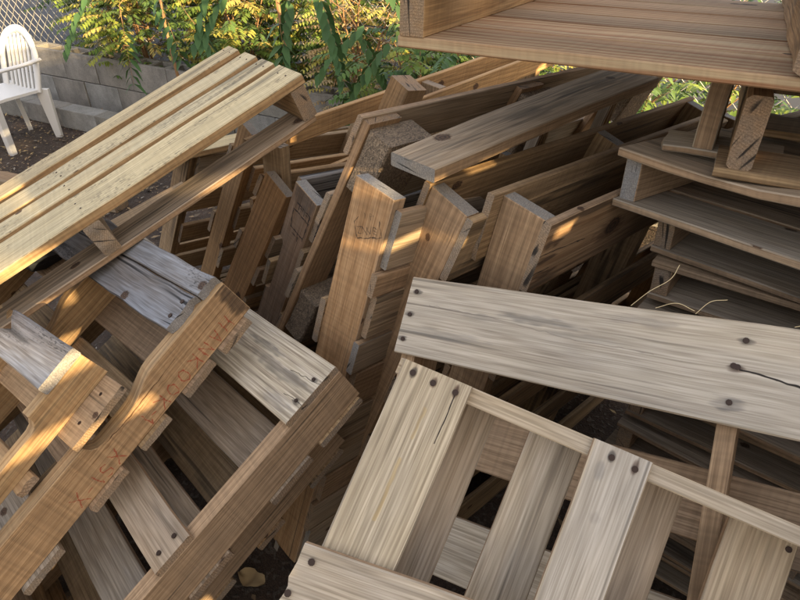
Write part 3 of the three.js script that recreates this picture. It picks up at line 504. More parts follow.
// ---------------------------------------------------------------- flat stack on the right: x along boards, y up, z towards the camera
{
  const p = thing('pallet', 'reddish pine pallet with thick rails, topmost of the flat stack', 'pallet', GP, [-0.0013, 1.3742, -1.1409], [0.8865, 0.0044, 0.4627], [0.0161, 0.9991, -0.0403]);
  const front = board(p, 'bottom_board', { x: [-.003, 1.3], y: [0, .0195], z: [-.158, .0] }, 'x', 'z', 'redpine', { tint: [1.05, 1.02, .98], bow: 0, twist: 0 });
  for (const [a, b] of [[-.325, -.168], [-.475, -.335], [-.64, -.487], [-.8, -.655], [-1.0, -.82]]) board(p, 'bottom_board', { x: [0, 1.3], y: [0, .0195], z: [a, b] }, 'x', 'z', 'redpine', { bow: 0 });
  stringer(p, 'stringer', { x: [0, .048], y: [.02, .132], z: [-1.0, .001] }, 'z', 'y', 'honey', { tint: [1.1, 1.05, .95] });
  board(p, 'stringer', { x: [.612, .66], y: [.02, .132], z: [-1.0, .004] }, 'z', 'y', 'brown', { wear: .006, ch: .008, nW: 4 });
  stringer(p, 'stringer', { x: [1.25, 1.3], y: [.02, .132], z: [-1.0, 0] }, 'z', 'y', 'honey', { notches: [[-.85, -.6, .05], [-.4, -.15, .05]] });
  for (const [a, b] of [[-.14, 0], [-.42, -.3], [-.72, -.6], [-1.0, -.86]]) board(p, 'deck_board', { x: [0, 1.3], y: [.1325, .15], z: [a, b] }, 'x', 'z', 'redpine');

  const h = thing('pallet', 'pallet with rough bark-stained rail ends directly under the reddish pine one', 'pallet', GP, [0.512, 1.2225, -0.925], [0.8865, 0.0044, 0.4627], [0.0161, 0.9991, -0.0403]);
  board(h, 'bottom_board', { x: [0, 1.0], y: [0, .0145], z: [-.13, .004] }, 'x', 'z', 'honey');
  for (const [a, b] of [[-.4, -.28], [-.8, -.68]]) board(h, 'bottom_board', { x: [.02, 1.0], y: [0, .0145], z: [a, b] }, 'x', 'z', 'brown');
  for (const x of [.016, .48, .94]) board(h, 'stringer', { x: [x, x + .036], y: [.015, .134], z: [-.8, -.004] }, 'z', 'y', 'brown', { wear: .005, ch: .006, nW: 4 });
  for (const [a, b] of [[-.5, -.36], [-.8, -.66]]) board(h, 'deck_board', { x: [0, 1.0], y: [.1345, .149], z: [a, b] }, 'x', 'z', 'greybrown');

  const t = thing('pallet', 'flat pallet with a sagging grey cracked front board, second below the reddish pine one', 'pallet', GP, [0.4285, 1.0952, -1.0777], [0.6043, 0.0638, 0.7942], [0.0211, 0.9952, -0.096]);
  board(t, 'bottom_board', { x: [-.004, .95], y: [0, .015], z: [-.12, .012] }, 'x', 'z', 'greybrown');
  for (const [a, b] of [[-.25, -.135], [-.42, -.3], [-.7, -.58], [-.9, -.8]]) board(t, 'bottom_board', { x: [0, .95], y: [0, .015], z: [a, b] }, 'x', 'z', 'greybrown');
  for (const x of [0, .455, .91]) stringer(t, 'stringer', { x: [x, x + .034], y: [.0155, .1], z: [-.9, 0] }, 'z', 'y', 'tan', { endStyle: 'endgrey' });
  board(t, 'deck_board', { x: [-.006, .95], y: [.1005, .116], z: [-.13, .022] }, 'x', 'z', 'greybrown', { wear: .004, tint: [1, .98, .95], endStyle: 'end', curve: f => -.010 * Math.sin(Math.min(1, f * 2.6) * Math.PI) });
  for (const [a, b] of [[-.3, -.2], [-.55, -.43], [-.9, -.78]]) board(t, 'deck_board', { x: [0, .95], y: [.1005, .116], z: [a, b] }, 'x', 'z', 'greybrown');

  const HX = [0.7246, 0.0352, 0.6883], HY = [-0.0543, 0.9985, 0.0061], r = rng(88);
  const lab = ['third below', 'fourth below', 'fifth below', 'sixth below', 'seventh below', 'eighth below', 'ninth below', 'tenth below', 'eleventh below'];
  let y = 1.007;
  for (let k = 0; k < 9; k++) {
    const a = (r() - 0.5) * 0.16 - (k === 1 ? .1 : 0), c = Math.cos(a), s = Math.sin(a), X = [HX[0] * c - HX[2] * s, HX[1] * (k < 2 ? 1 : .4), HX[0] * s + HX[2] * c];
    const g = thing('pallet', `flat grey-brown pallet, ${lab[k]} the reddish pine one in its stack`, 'pallet', 'pallets of the flat stack', [0.5043 + (k ? .012 + (r() - .5) * .05 : 0), y, -1.0478 + (k ? .03 + (r() - .5) * .04 : 0)], X, k < 2 ? HY : [0, 1, 0]);
    const st = ['greybrown', 'tan', 'greybrown'][k % 3];
    for (const [z0, z1] of [[-.11, 0], [-.3, -.2], [-.52, -.42], [-.8, -.69]]) { board(g, 'bottom_board', { x: [0, .9], y: [0, .0135], z: [z0, z1] }, 'x', 'z', 'greybrown'); board(g, 'deck_board', { x: [-.004, .9], y: [.0755, .089], z: [z0, z1] }, 'x', 'z', st); }
    for (const x of [0.002, .43, .86]) stringer(g, 'stringer', { x: [x, x + .034], y: [.014, .075], z: [-.8, -.004] }, 'z', 'y', 'tan');
    y -= k === 0 ? .097 : .1125;
  }
  // loose bits on the stack
  const o = thing('timber_offcut', 'short grey timber standing on the sagging grey board beside a dark rail end', 'timber', null, [0.522, 1.224, -1.035], [.86, 0, .5], [-.06, .99, -.12]);
  board(o, 'timber', { x: [0, .034], y: [0, .128], z: [-.09, 0] }, 'y', 'z', 'silver', { tint: [.85, .84, .82], cut1: .01 });
  const o2 = thing('loose_plank', 'short grey plank lying under the standing timber on the sagging board', 'plank', null, [0.47, 1.2145, -1.06], [.86, 0.02, .5], [0, 1, 0]);
  board(o2, 'plank', { x: [0, .2], y: [0, .012], z: [-.09, 0] }, 'x', 'z', 'silver', { tint: [.8, .8, .8], jag0: .012 });
}
// ---------------------------------------------------------------- block wall, fence, yard
const conc = (() => {
  const N = 512, col = new Uint8Array(N * N * 4), bmp = new Uint8Array(N * N * 4);
  for (let j = 0; j < N; j++) for (let i = 0; i < N; i++) {
    const a = vn(i / 90, j / 90) * .5 + vn(i / 24 + 9, j / 24) * .3 + vn(i / 6, j / 6) * .2, f = TAB[(i * 13 + j * 517) & 65535], pit = sst(.82, .9, vn(i / 2.6, j / 2.6)), p = 4 * (j * N + i), m = .78 + .36 * a + (f - .5) * .18 - pit * .3;
    const B = [143, 142, 138]; for (let k = 0; k < 3; k++) col[p + k] = clamp(B[k] * m, 0, 255); col[p + 3] = 255; bmp[p] = bmp[p + 1] = bmp[p + 2] = clamp(130 + (f - .5) * 60 - pit * 100, 0, 255); bmp[p + 3] = 255;
  }
  const mk = c => new THREE.MeshStandardMaterial({ map: M, bumpMap: Bm, bumpScale: .004, roughness: .97, color: c });
  const M = dataTex(col, N, N, true), Bm = dataTex(bmp, N, N, false);
  return [mk(0xffffff), mk(0xe6e2da), mk(0xf2ece6)];
})();
const WALLP = [-1.87, -5.0], WD = [0.885, 0.466];                     // a point on the wall and its direction
const along = (s, off = 0) => [WALLP[0] + WD[0] * s - WD[1] * off, WALLP[1] + WD[1] * s + WD[0] * off];   // off > 0: towards the camera
const WTURN = -Math.atan2(WD[1], WD[0]);
function blockGeo(w, h, d, hollow) {
  const s = new THREE.Shape(); s.moveTo(0, 0); s.lineTo(w, 0); s.lineTo(w, d); s.lineTo(0, d); s.closePath();
  if (hollow) for (const x of [.03, w / 2 + .012]) { const q = new THREE.Path(); q.moveTo(x, .032); q.lineTo(x, d - .032); q.lineTo(x + w / 2 - .042, d - .032); q.lineTo(x + w / 2 - .042, .032); q.closePath(); s.holes.push(q); }
  const g = new THREE.ExtrudeGeometry(s, { depth: h - .006, bevelEnabled: true, bevelThickness: .003, bevelSize: .003, bevelOffset: -.003, bevelSegments: 1, curveSegments: 1 });
  g.rotateX(-Math.PI / 2); g.translate(0, .003, 0);
  const p = g.attributes.position, n = g.attributes.normal, uv = [];
  for (let i = 0; i < p.count; i++) { const ay = Math.abs(n.getY(i)), ax = Math.abs(n.getX(i)); uv.push(...(ay > .6 ? [p.getX(i) * 2, p.getZ(i) * 2] : ax > .6 ? [p.getZ(i) * 2, p.getY(i) * 2] : [p.getX(i) * 2, p.getY(i) * 2])); }
  g.setAttribute('uv', new THREE.Float32BufferAttribute(uv, 2)); return g;
}
{
  const w = thing('block_wall', 'low grey concrete block wall with open block tops in front of the wire fence', 'wall', null, [...[along(-2.4)[0], 0, along(-2.4)[1]]]);
  w.rotation.y = WTURN; w.scale.y = 1.12;
  const G = blockGeo(.392, .194, .19, true), r = rng(17);
  for (let c = 0; c < 2; c++) for (let k = 0; k < 17; k++) {
    const m = fin(new THREE.Mesh(G, conc[Math.floor(r() * 3)])); m.name = 'block'; m.position.set(k * .4 + (c ? .2 : 0), c * .2 + .002, .19 + (r() - .5) * .008); m.rotation.y = (r() - .5) * .012; w.add(m);
  }
  const kb = thing('block_kerb', 'single row of low grey blocks edging the dirt in front of the block wall', 'kerb', null, [-3.75, 0, -5.25]);
  kb.rotation.y = -Math.atan2(.40, .80);
  const G2 = blockGeo(.392, .15, .14, false);
  for (let k = 0; k < 6; k++) { const m = fin(new THREE.Mesh(G2, conc[k % 3])); m.name = 'block'; m.position.set(k * .4, 0.002, (r() - .5) * .01); m.rotation.y = (r() - .5) * .03; kb.add(m); }
}
// dark drive beyond the fence
{
  const s = new THREE.Shape(); const a = along(-9, -.9), b = along(9, -.9), c = along(9, -14), d = along(-9, -14);
  s.moveTo(a[0], -a[1]); s.lineTo(b[0], -b[1]); s.lineTo(c[0], -c[1]); s.lineTo(d[0], -d[1]);
  const g = new THREE.ShapeGeometry(s); g.rotateX(-Math.PI / 2); g.translate(0, .006, 0);
  structure(fin(new THREE.Mesh(g, new THREE.MeshStandardMaterial({ color: new THREE.Color(.05, .052, .058), roughness: .95 }))), 'road');
}
// chain-link fence
const wireMat = new THREE.MeshStandardMaterial({ color: 0xb4b2aa, roughness: .55, metalness: .3 });
{
  const f = thing('chain_link_fence', 'grey chain-link wire fence behind the block wall', 'fence', null, [along(-3.6, -.32)[0], 0, along(-3.6, -.32)[1]]); f.rotation.y = WTURN;
  const Lf = 8.2, Hf = 1.75, P = .05, pos = [], idx = [], rad = .0026;
  const seg = (a, b) => {
    const d = b.clone().sub(a).normalize(), u = V3(0, 0, 1), v = V3().crossVectors(d, u).normalize(), k0 = pos.length / 3;
    for (const q of [a, b]) for (let k = 0; k < 3; k++) { const t = k * 2.094; pos.push(q.x + rad * (Math.cos(t) * u.x + Math.sin(t) * v.x), q.y + rad * (Math.cos(t) * u.y + Math.sin(t) * v.y), q.z + rad * (Math.cos(t) * u.z + Math.sin(t) * v.z)); }
    for (let k = 0; k < 3; k++) { const a0 = k0 + k, a1 = k0 + (k + 1) % 3; idx.push(a0, a1, a0 + 3, a1, a1 + 3, a0 + 3); }
  };
  for (let k = 0; k * P < Lf; k++) { const x = k * P; let p = V3(x + (k % 2 ? P * .98 : 0), .05, 0); for (let j = 1; j * P + .05 < Hf; j++) { const n = V3(x + ((j + k) % 2 ? P * .98 : P * .02) + .003 * Math.sin(k * .7 + j), .05 + j * P, j % 2 ? .003 : -.003); seg(p, n); p = n; } }
  const g = new THREE.BufferGeometry(); g.setAttribute('position', new THREE.Float32BufferAttribute(pos, 3)); g.setIndex(idx); g.computeVertexNormals();
  const m = fin(new THREE.Mesh(g, wireMat)); m.name = 'wire_mesh'; m.userData.kind = 'stuff'; f.add(m);
  for (const x of [.15, 2.4, 4.8, 7.2]) { const q = fin(new THREE.Mesh(new THREE.CylinderGeometry(.024, .024, 1.85, 12), wireMat)); q.name = 'post'; q.position.set(x, .925, -.03); f.add(q); }
  const cable = new THREE.TubeGeometry(new THREE.CatmullRomCurve3([0, 1, 2, 3, 4, 5, 6, 7, 8.1].map(x => V3(x, .80 + .012 * Math.sin(x * 2.2), .02))), 60, .009, 6);
  const cm = fin(new THREE.Mesh(cable, new THREE.MeshStandardMaterial({ color: 0x24262a, roughness: .6 }))); cm.name = 'tension_cable'; f.add(cm);
}
// ---------------------------------------------------------------- plants
const leafMat = new THREE.MeshPhysicalMaterial({ vertexColors: true, roughness: .75, side: THREE.DoubleSide, transmission: .28, thickness: 0, ior: 1.35 });
const stemMat = new THREE.MeshStandardMaterial({ color: 0x8a6a48, roughness: .9 });
function tube(list, pts, r0, r1, n = 5) {
  const c = new THREE.CatmullRomCurve3(pts), g = new THREE.TubeGeometry(c, pts.length * 3, 1, n, false), p = g.attributes.position, N = pts.length * 3;
  for (let i = 0; i <= N; i++) { const q = c.getPointAt(i / N), rr = r0 + (r1 - r0) * i / N; for (let k = 0; k <= n; k++) { const a = i * (n + 1) + k; p.setXYZ(a, q.x + (p.getX(a) - q.x) * rr, q.y + (p.getY(a) - q.y) * rr, q.z + (p.getZ(a) - q.z) * rr); } }
  g.computeVertexNormals(); list.push(g);
}
class Leaves {
  constructor() { this.p = []; this.c = []; this.i = []; }
  leaf(o, d, nrm, L, w, col) {                                       // folded, drooping lance-shaped leaflet
    const s = V3().crossVectors(d, nrm).normalize(), n = V3().crossVectors(s, d).normalize(), k = this.p.length / 3;
    const at = (a, b, h) => { this.p.push(o.x + d.x * a + s.x * b + n.x * h, o.y + d.y * a + s.y * b + n.y * h, o.z + d.z * a + s.z * b + n.z * h); this.c.push(...col); };
    at(0, 0, 0); at(L * .34, w * .5, w * .16); at(L * .34, -w * .5, w * .16); at(L * .4, 0, 0); at(L * .72, w * .34, w * .02 - L * .06); at(L * .72, -w * .34, w * .02 - L * .06); at(L, 0, -L * .14);
    this.i.push(k, k + 3, k + 1, k, k + 2, k + 3, k + 3, k + 4, k + 1, k + 3, k + 2, k + 5, k + 3, k + 6, k + 4, k + 3, k + 5, k + 6);
  }
  frond(o, d, len, nl, L, r, col, stems) {                           // compound leaf: rachis with paired leaflets
    const up = V3(0, 1, 0), dir = d.clone(), pts = [o.clone()], q = o.clone();
    const dd = dir.clone(); for (let k = 0; k < 4; k++) { dd.y -= .16; dd.normalize(); q.addScaledVector(dd, len / 4); pts.push(q.clone()); }
    if (stems) tube(stems, pts, .0022, .0009, 3);
    const c = new THREE.CatmullRomCurve3(pts);
    for (let k = 1; k <= nl; k++) for (const sg of [-1, 1]) {
      const t = .12 + .86 * k / nl, p = c.getPointAt(t), tn = c.getTangentAt(t), sd = V3().crossVectors(tn, up).normalize().multiplyScalar(sg);
      const ld = sd.multiplyScalar(.85).addScaledVector(tn, .5).add(V3((r() - .5) * .3, -.22 + (r() - .5) * .35, (r() - .5) * .3)).normalize();
      const v = .8 + r() * .4; this.leaf(p, ld, V3((r() - .5) * .5, 1, (r() - .5) * .5), L * (.8 + .4 * r()) * (1 - .35 * Math.abs(t - .5)), L * .36, [col[0] * v, col[1] * v, col[2] * v]);
    }
  }
  mesh(name) { const g = new THREE.BufferGeometry(); g.setAttribute('position', new THREE.Float32BufferAttribute(this.p, 3)); g.setAttribute('color', new THREE.Float32BufferAttribute(this.c, 3)); g.setIndex(this.i); g.computeVertexNormals(); const m = fin(new THREE.Mesh(g, leafMat)); m.name = name; return m; }
}
const GREEN = [[.13, .21, .035], [.2, .26, .04], [.09, .16, .035]], YEL = [[.40, .37, .07], [.32, .34, .06], [.48, .38, .10]], DARK = [[.045, .10, .03], [.06, .12, .035]], DRY = [[.42, .32, .16], [.36, .25, .12]];
function shrub(name, label, x, z, H, spread, nFr, cols, o = {}) {
  const r = rng(o.seed || seed0++ * 31), t = thing(name, label, 'shrub', 'shrubs along the fence', [x, 0, z]), L = new Leaves(), st = [];
  const nS = o.stems || 5;
  for (let k = 0; k < nS; k++) {
    const a = r() * 6.28, lean = spread * (.35 + .65 * r()), h = H * (.65 + .4 * r()), pts = [];
    for (let q = 0; q <= 5; q++) { const f = q / 5; pts.push(V3(Math.cos(a) * lean * f * f + (r() - .5) * .05, h * f, Math.sin(a) * lean * f * f + (r() - .5) * .05)); }
    tube(st, pts, .011 * (o.fat || 1), .004, 5);
    const c = new THREE.CatmullRomCurve3(pts);
    for (let q = 0; q < nFr * 1.35 / nS; q++) {
      const f = .12 + .88 * Math.pow(r(), .8), p = c.getPointAt(f), b = r() * 6.28, d = V3(Math.cos(b), .15 + .6 * r(), Math.sin(b)).normalize();
      const set = r() < (o.mix ?? .5) + (cols[0] === GREEN ? .26 : cols[0] === YEL ? -.12 : 0) ? cols[0] : cols[1], cc = set[Math.floor(r() * set.length)];
      // side twig then frond
      const tw = .05 + r() * spread * .7, e = p.clone().addScaledVector(d, tw); if (e.y < .05) e.y = .05;
      if (q % 3 === 0) tube(st, [p, e], .003, .0015, 3);
      L.frond(e, d, o.frond || .2, o.nl || 7, o.leaf || .062, r, cc, null);
    }
  }
  const s = fin(new THREE.Mesh(mergeGeometries(st), stemMat)); s.name = 'stem'; t.add(s); t.add(L.mesh('foliage'));
  return t;
}
{
  const S = (s, off) => along(s, off);
  let q;
  q = S(-1.2, -.55); shrub('shrub', 'sparse yellowing shrub by the fence post behind the chair', q[0], q[1], 1.2, .35, 130, [GREEN, YEL], { mix: .45, seed: 201 });
  q = S(-.35, -.15); shrub('shrub', 'sunlit yellow-green shrub rising over the block wall', q[0], q[1], 1.5, .45, 320, [GREEN, YEL], { mix: .35, seed: 202 });
  q = S(.25, -.5); shrub('shrub', 'bright yellow shrub with slim trunk behind the wire fence', q[0], q[1], 1.6, .5, 340, [YEL, GREEN], { mix: .6, seed: 203, fat: 1.6 });
  q = S(.75, -.12); shrub('shrub', 'bushy green and yellow shrub spilling over the wall', q[0], q[1], 1.3, .45, 300, [GREEN, YEL], { mix: .45, seed: 204 });
  q = S(1.25, -.55); shrub('shrub', 'tall mixed shrub behind the fence with pale stems', q[0], q[1], 1.6, .5, 300, [GREEN, YEL], { mix: .5, seed: 205 });
  q = S(1.75, -.1); shrub('shrub', 'dry yellowed shrub with many bare stems at the wall', q[0], q[1], 1.1, .4, 170, [YEL, DRY], { mix: .6, seed: 206, stems: 9, leaf: .04 });
  q = S(2.45, .45); shrub('shrub', 'leafy green shrub growing on the near side of the wall', q[0], q[1], .95, .35, 150, [GREEN, DARK], { mix: .6, seed: 207, leaf: .06 });
  q = S(2.7, -.3); shrub('shrub', 'low green and gold shrub beyond the wall, behind the standing pallets', q[0], q[1], 1.1, .5, 260, [GREEN, YEL], { mix: .55, seed: 208 });
  q = S(3.4, .2); shrub('shrub', 'bright green shrub half hidden by the pile', q[0], q[1], .9, .45, 220, [GREEN, GREEN], { seed: 209, leaf: .06 });
  q = S(4.6, .1); shrub('shrub', 'green shrub glimpsed between the standing pallets and flat stack', q[0], q[1], .8, .4, 90, [GREEN, YEL], { mix: .5, seed: 210 });
  for (const [s, off, i] of [[-2.6, -1.6, 0], [-.9, -1.9, 1], [.7, -1.8, 2], [2.3, -1.7, 3], [4.0, -1.6, 4]]) { q = S(s, off); shrub('shrub', ['dark shrub beyond the fence post', 'dark green shrub across the fence from the wall end', 'deep green shrub past the yellow one', 'dark shrub showing through the wire mesh', 'dark shrub beyond the fence behind the pile'][i], q[0], q[1], i < 2 ? 1.5 : .95, .8, i < 2 ? 300 : 180, [DARK, GREEN], { mix: .7, seed: 220 + i, leaf: .075, frond: .28, stems: 7 }); }
}
// saplings with long compound leaves on the near side of the wall
function sapling(label, x, z, H, fr, seed) {
  const r = rng(seed), t = thing('sapling', label, 'sapling', 'saplings by the wall', [x, 0, z]), L = new Leaves(), st = [];
  const pts = [0, .25, .5, .75, 1].map(f => V3((r() - .5) * .08 * f, H * f, (r() - .5) * .08 * f)); tube(st, pts, .014, .006, 6);
  for (const [tx, ty, tz, sx, sy, sz] of fr) { const o = V3(tx - x, ty, tz - z), d = V3(sx, sy, sz).normalize(); tube(st, [V3(0, Math.min(H, ty + .1), 0), o.clone().multiplyScalar(.5).setY(ty + .1), o], .004, .002, 4); L.frond(o, d, .46, 8, .11, r, DARK[Math.floor(r() * 2)].map(v => v * 1.2), st); }
  const s = fin(new THREE.Mesh(mergeGeometries(st), stemMat)); s.name = 'stem'; t.add(s); t.add(L.mesh('foliage'));
}
sapling('sapling with long dark drooping leaves beside the tip of the pale slatted pallet', -.62, -3.45, 1.75, [[-.52, 1.25, -3.2, -.2, -.8, .1], [-.4, 1.2, -3.25, .25, -.7, .1], [-.72, 1.3, -3.3, -.7, -.5, .1], [-.6, 1.15, -3.2, .1, -.9, .2], [-.28, 1.05, -3.45, .5, -.6, .1], [-.45, 1.4, -3.1, .35, -.75, .1], [-.85, 1.35, -3.3, -.5, -.7, .1], [-.15, 1.25, -3.4, .6, -.5, .1]], 301);
sapling('small sapling with dark drooping leaves above the block wall', -1.55, -4.35, 1.5, [[-1.5, 1.12, -4.05, .3, -.7, .2], [-1.85, 1.1, -4.1, -.6, -.5, .2], [-1.3, .95, -4.0, .5, -.6, .1], [-1.7, 1.0, -4.0, 0, -.9, .2]], 302);
sapling('broad-leaved sapling under the reddish pine pallet', .12, -3.5, 1.25, [[.02, 1.0, -3.3, -.6, -.4, .1], [.2, .95, -3.3, .5, -.4, .1], [.1, .85, -3.2, -.1, -.6, .3], [-.1, 1.05, -3.4, -.7, -.3, 0]], 303);

// ---------------------------------------------------------------- white moulded chair
{
  const pl = new THREE.MeshPhysicalMaterial({ color: new THREE.Color(.62, .62, .61), roughness: .42, clearcoat: .15, clearcoatRoughness: .5 });
  const ch = thing('garden_chair', 'white moulded plastic garden chair with slatted back and arms', 'chair', null, [-2.87, 0, -4.42]); ch.rotation.y = -.5; ch.scale.setScalar(.87);
  const add = (g, n) => { const m = fin(new THREE.Mesh(g, pl)); m.name = n; ch.add(m); return m; };
  const ext = (pts, d, holes) => { const s = new THREE.Shape(pts.map(p => new THREE.Vector2(...p))); return new THREE.ExtrudeGeometry(s, { depth: d, bevelEnabled: true, bevelThickness: .004, bevelSize: .004, bevelSegments: 2, curveSegments: 8 }); };
  // seat
  const seat = new THREE.BoxGeometry(.46, .022, .44, 8, 1, 8); { const p = seat.attributes.position; for (let i = 0; i < p.count; i++) p.setY(i, p.getY(i) - .025 * Math.cos(p.getX(i) * 6) + (p.getZ(i) > .15 ? -.02 * (p.getZ(i) - .15) / .07 : 0)); seat.computeVertexNormals(); }
  seat.translate(0, .42, .02); add(seat, 'seat');
  // back: arched rim and slats, leaning
  const back = new THREE.Group(); back.name = 'backrest'; back.position.set(0, .40, -.19); back.rotation.x = -.22; ch.add(back);
  const rim = []; for (let k = 0; k <= 24; k++) { const a = Math.PI * k / 24; rim.push(V3(-.225 * Math.cos(a) * (1 + .06 * Math.sin(a)), .22 + .25 * Math.sin(a), .03 * Math.abs(Math.cos(a)))); }
  const full = [V3(-.215, 0, .04), V3(-.222, .12, .035), ...rim, V3(.222, .12, .035), V3(.215, 0, .04)];
  const rg = new THREE.TubeGeometry(new THREE.CatmullRomCurve3(full), 60, .032, 8); rg.scale(1, 1, .6); const rm = fin(new THREE.Mesh(rg, pl)); rm.name = 'rim'; back.add(rm);
  for (let k = -3; k <= 3; k++) { const x = k * .054, h = .22 + .25 * Math.sqrt(Math.max(0, 1 - (x / .23) ** 2)) - .01; const g = new THREE.BoxGeometry(.026, h, .010, 1, 6, 1); g.translate(x, h / 2, 0); const m = fin(new THREE.Mesh(g, pl)); m.name = 'slat'; back.add(m); }
  // arms and legs
  for (const s of [-1, 1]) {
    const arm = new THREE.TubeGeometry(new THREE.CatmullRomCurve3([V3(s * .235, .66, -.25), V3(s * .265, .645, -.1), V3(s * .27, .64, .08), V3(s * .255, .625, .2)]), 20, .028, 8); arm.scale(1, 1, 1); { const p = arm.attributes.position; for (let i = 0; i < p.count; i++) p.setY(i, .64 + (p.getY(i) - .64) * .55); arm.computeVertexNormals(); } add(arm, 'arm');
    const fl = ext([[-.03, 0], [.022, 0], [.034, .40], [.03, .63], [-.03, .63], [-.036, .42]], .03); fl.rotateY(-s * 1.2); fl.translate(s * .262, 0, .235); add(fl, 'leg');
    const bl = ext([[-.022, 0], [.022, 0], [.05, .42], [-.05, .42]], .03); { const p = bl.attributes.position; for (let i = 0; i < p.count; i++) { const y = p.getY(i); p.setZ(i, p.getZ(i) - .03 * (1 - y / .42)); } bl.computeVertexNormals(); } bl.rotateY(s * .5); bl.translate(s * .21, 0, -.215); add(bl, 'leg');
  }
}
// ---------------------------------------------------------------- timber lying in the yard
{
  const l = thing('timber_beam', 'long grey timber lying on the dirt below the chair', 'timber', null, [-3.3, 0.001, -3.72], [.96, 0, .27], [0, 1, 0]);
  board(l, 'beam', { x: [0, 1.7], y: [0, .12], z: [-.06, .06] }, 'x', 'y', 'greybrown', { tint: [.8, .76, .7], ch: .01, wear: .006 });
  const k = thing('timber_offcut', 'thick yellowish timber block lying lower beside the chair leg', 'timber', 'timber blocks beside the chair', [-2.98, .002, -3.86], [.93, 0, .36], [0, 1, 0]);
  board(k, 'timber', { x: [-.6, .0], y: [.0, .2], z: [-.1, .1] }, 'x', 'y', 'tan', { ch: .004 });
  const k2 = thing('timber_offcut', 'square timber block on top of the yellowish one beside the chair leg', 'timber', 'timber blocks beside the chair', [-3.04, .204, -3.86], [.97, 0, .24], [0, 1, 0]);
  board(k2, 'timber', { x: [-.6, .05], y: [0, .13], z: [-.08, .08] }, 'x', 'y', 'tan', { ch: .004, tint: [.95, .85, .75] });
}
// boards and rubbish in the gaps of the pile
{
  const add = (label, O, X, Y, box, st, tint) => { const q = thing('loose_plank', label, 'plank', null, O, X, Y); board(q, 'plank', box, 'x', 'z', st, { tint, wear: .003 }); };
  add('thin pale plank jutting out below the slatted pallet towards the wall', [-1.15, .76, -1.95], [.93, .1, -.36], [0, 1, 0], { x: [0, .62], y: [0, .02], z: [-.05, .05] }, 'pale', [.85, .8, .7]);
  add('short brown plank lying deep under the slatted pallet', [-1.1, .62, -1.6], [.75, .25, -.6], [0, 1, 0], { x: [0, .5], y: [0, .02], z: [-.05, .05] }, 'brown');
  add('grey plank lying flat on the ground beneath the leaning stack', [-1.3, .03, -1.1], [.85, 0, -.5], [0, 1, 0], { x: [0, 1.1], y: [0, .02], z: [-.06, .06] }, 'greybrown');
  const tarp = new THREE.IcosahedronGeometry(.13, 3), p = tarp.attributes.position; for (let i = 0; i < p.count; i++) { const v = V3().fromBufferAttribute(p, i); const k = 1 + .35 * (vn(v.x * 14 + 5, v.y * 14 + v.z * 9) - .5) + .2 * (vn(v.x * 40, v.z * 40 + v.y * 20) - .5); p.setXYZ(i, v.x * k * 1.3, v.y * k * .8, v.z * k); } tarp.computeVertexNormals();
  const b = fin(new THREE.Mesh(tarp, new THREE.MeshStandardMaterial({ color: 0x23272d, roughness: .55 }))); b.name = 'plastic_bag'; b.position.set(-1.08, .74, -1.62); tag(b, 'crumpled black plastic bag under the slatted pallet', 'bag'); scene.add(b);
}
// dead leaf in the gap at the foot of the pile
{
  const g = new THREE.PlaneGeometry(.085, .05, 8, 5), p = g.attributes.position; for (let i = 0; i < p.count; i++) { const x = p.getX(i) / .0425, y = p.getY(i); p.setXYZ(i, p.getX(i), y * Math.sqrt(Math.max(.03, 1 - x * x)) * (1 + .3 * (vn(x * 4 + 3, 2) - .5)), .012 * Math.sin(x * 2.2) * x + .01 * (vn(x * 3, y * 60) - .5) + y * y * 6); } g.rotateX(-Math.PI / 2); g.computeVertexNormals();
  const m = fin(new THREE.Mesh(g, new THREE.MeshStandardMaterial({ color: new THREE.Color(.42, .3, .15), roughness: .9, side: THREE.DoubleSide }))); m.name = 'dead_leaf'; m.position.set(-.415, .012, -.93); m.rotation.y = -.4; tag(m, 'curled tan dead leaf on the dark ground beneath the pile', 'leaf'); scene.add(m);
}
// leaf litter, chips and pebbles on the dirt (uncountable)
{
  const r = rng(71), g = new THREE.BufferGeometry(); g.setAttribute('position', new THREE.Float32BufferAttribute([0, 0, 0, .4, .06, .22, .4, .06, -.22, 1, 0, 0, .55, -.02, 0], 3)); g.setIndex([0, 1, 4, 0, 4, 2, 4, 1, 3, 4, 3, 2]); g.computeVertexNormals();
  const N = 7000, im = new THREE.InstancedMesh(g, new THREE.MeshStandardMaterial({ color: 0xffffff, roughness: .95, side: THREE.DoubleSide }), N), M = new THREE.Matrix4(), e = new THREE.Euler(), q = new THREE.Quaternion(), c = new THREE.Color();
  for (let i = 0; i < N; i++) {
    let x, z; if (i < 6000) { const s = -2.6 + r() * 5.6, o = .22 + Math.pow(r(), 1.3) * 1.9; [x, z] = along(s, o); } else { x = -2.6 + r() * 4.2; z = -4.2 + r() * 4.2; }
    const k = .012 + r() * r() * .05; e.set((r() - .5) * .7, r() * 6.28, (r() - .5) * .7); q.setFromEuler(e); M.compose(V3(x, .006 + r() * .012, z), q, V3(k, k, k)); im.setMatrixAt(i, M);
    const t = r(); c.setRGB(...(t < .45 ? [.22, .15, .08] : t < .7 ? [.34, .25, .12] : t < .9 ? [.12, .09, .06] : [.24, .21, .17])); im.setColorAt(i, c);
  }
  im.name = 'leaf_litter'; im.userData = { kind: 'stuff', label: 'dry leaf litter and wood chips scattered on the dirt', category: 'litter' }; fin(im); scene.add(im);
}
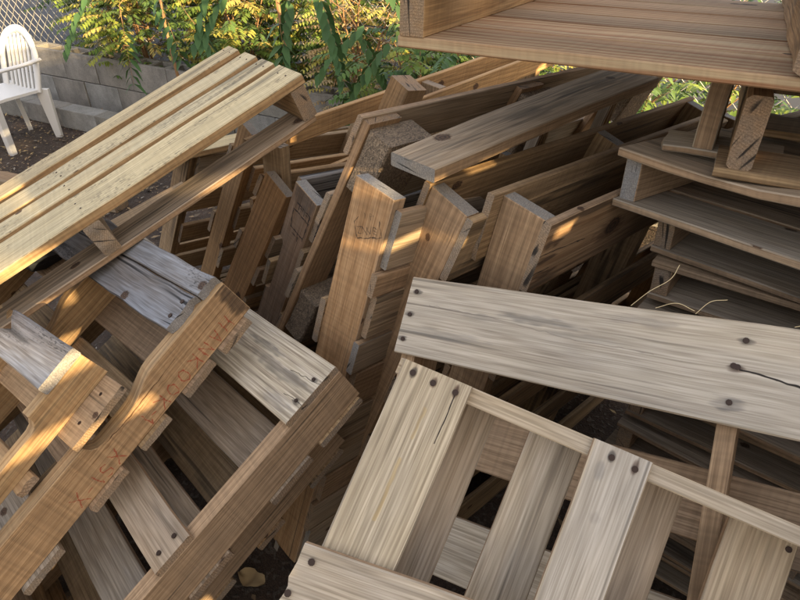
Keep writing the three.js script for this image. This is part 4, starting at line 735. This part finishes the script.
// neighbouring stacks of pallets beside the pile: they keep the low sun off most of it
{
  const r = rng(44); let proto = null;
  const mk = rows => {
    const g = new THREE.Group();
    for (const [z0, z1] of rows) { board(g, 'deck_board', { x: [-.6, .6], y: [.106, .122], z: [z0, z1] }, 'x', 'z', 'greybrown'); board(g, 'bottom_board', { x: [-.6, .6], y: [0, .0155], z: [z0, z1] }, 'x', 'z', 'greybrown'); }
    for (const x of [-.6, -.018, .564]) stringer(g, 'stringer', { x: [x, x + .036], y: [.016, .1055], z: [-.5, .5] }, 'z', 'y', 'tan', { notches: [[-.35, -.13, .04], [.13, .35, .04]] });
    return g;
  };
  proto = mk([[-.5, -.37], [-.25, -.15], [-.05, .05], [.15, .25], [.37, .5]]);
  const open = mk([[-.5, -.39], [-.06, .05], [.39, .5]]);
  const stacks = [[1.8, -.35, 14, .06], [1.75, .95, 18, -.85], [1.5, 2.3, 17, -.8]];
  stacks.forEach(([x, z, n, a], si) => { for (let k = 0; k < n; k++) { const g = ((si === 2 && k !== 12 && k !== 11) || (si === 1 && (k === 13 || k === 14)) ? open : proto).clone(); g.name = numbered('pallet'); tag(g, 'grey-brown pallet in the tall neighbouring stacks', 'pallet', 'pallets in the neighbouring stacks'); g.position.set(x + (r() - .5) * .06, k * .1235 + .002, z + (r() - .5) * .06); g.rotation.y = Math.PI / 2 + a + (r() - .5) * .06; scene.add(g); } });
}

// straws caught on the broad plank
{
  const sm = new THREE.MeshStandardMaterial({ color: new THREE.Color(.62, .5, .28), roughness: .7 });
  const F = (x, y, z) => V3(0.0244 + .8304 * x - .2202 * y + .5119 * z, .9983 + .201 * x - .7384 * y - .6437 * z, -.9737 + .5197 * x + .6374 * y - .5689 * z);
  const st = [[[.405, .004, 0], [.43, -.02, -.01], [.455, -.045, .0], [.462, -.07, .01]], [[.44, .002, .004], [.47, -.008, -.004], [.495, .0, -.003]], [[.497, .004, -.003], [.515, -.016, -.008], [.535, -.022, -.004]], [[.62, .004, -.002], [.65, -.006, -.006], [.68, -.004, -.004]]];
  const lb = ['long pale straw standing up from the top edge of the broad plank', 'thin straw lying along the top edge of the broad plank', 'short hooked straw on the top edge of the broad plank', 'straw end lying near the plank nails by the flat stack'];
  st.forEach((pts, i) => { const g = new THREE.TubeGeometry(new THREE.CatmullRomCurve3(pts.map(q => F(...q))), 16, .0005, 5), m = fin(new THREE.Mesh(g, sm)); m.name = numbered('straw'); tag(m, lb[i], 'straw', 'straws on the plank'); scene.add(m); });
}
renderer.render(scene, camera);
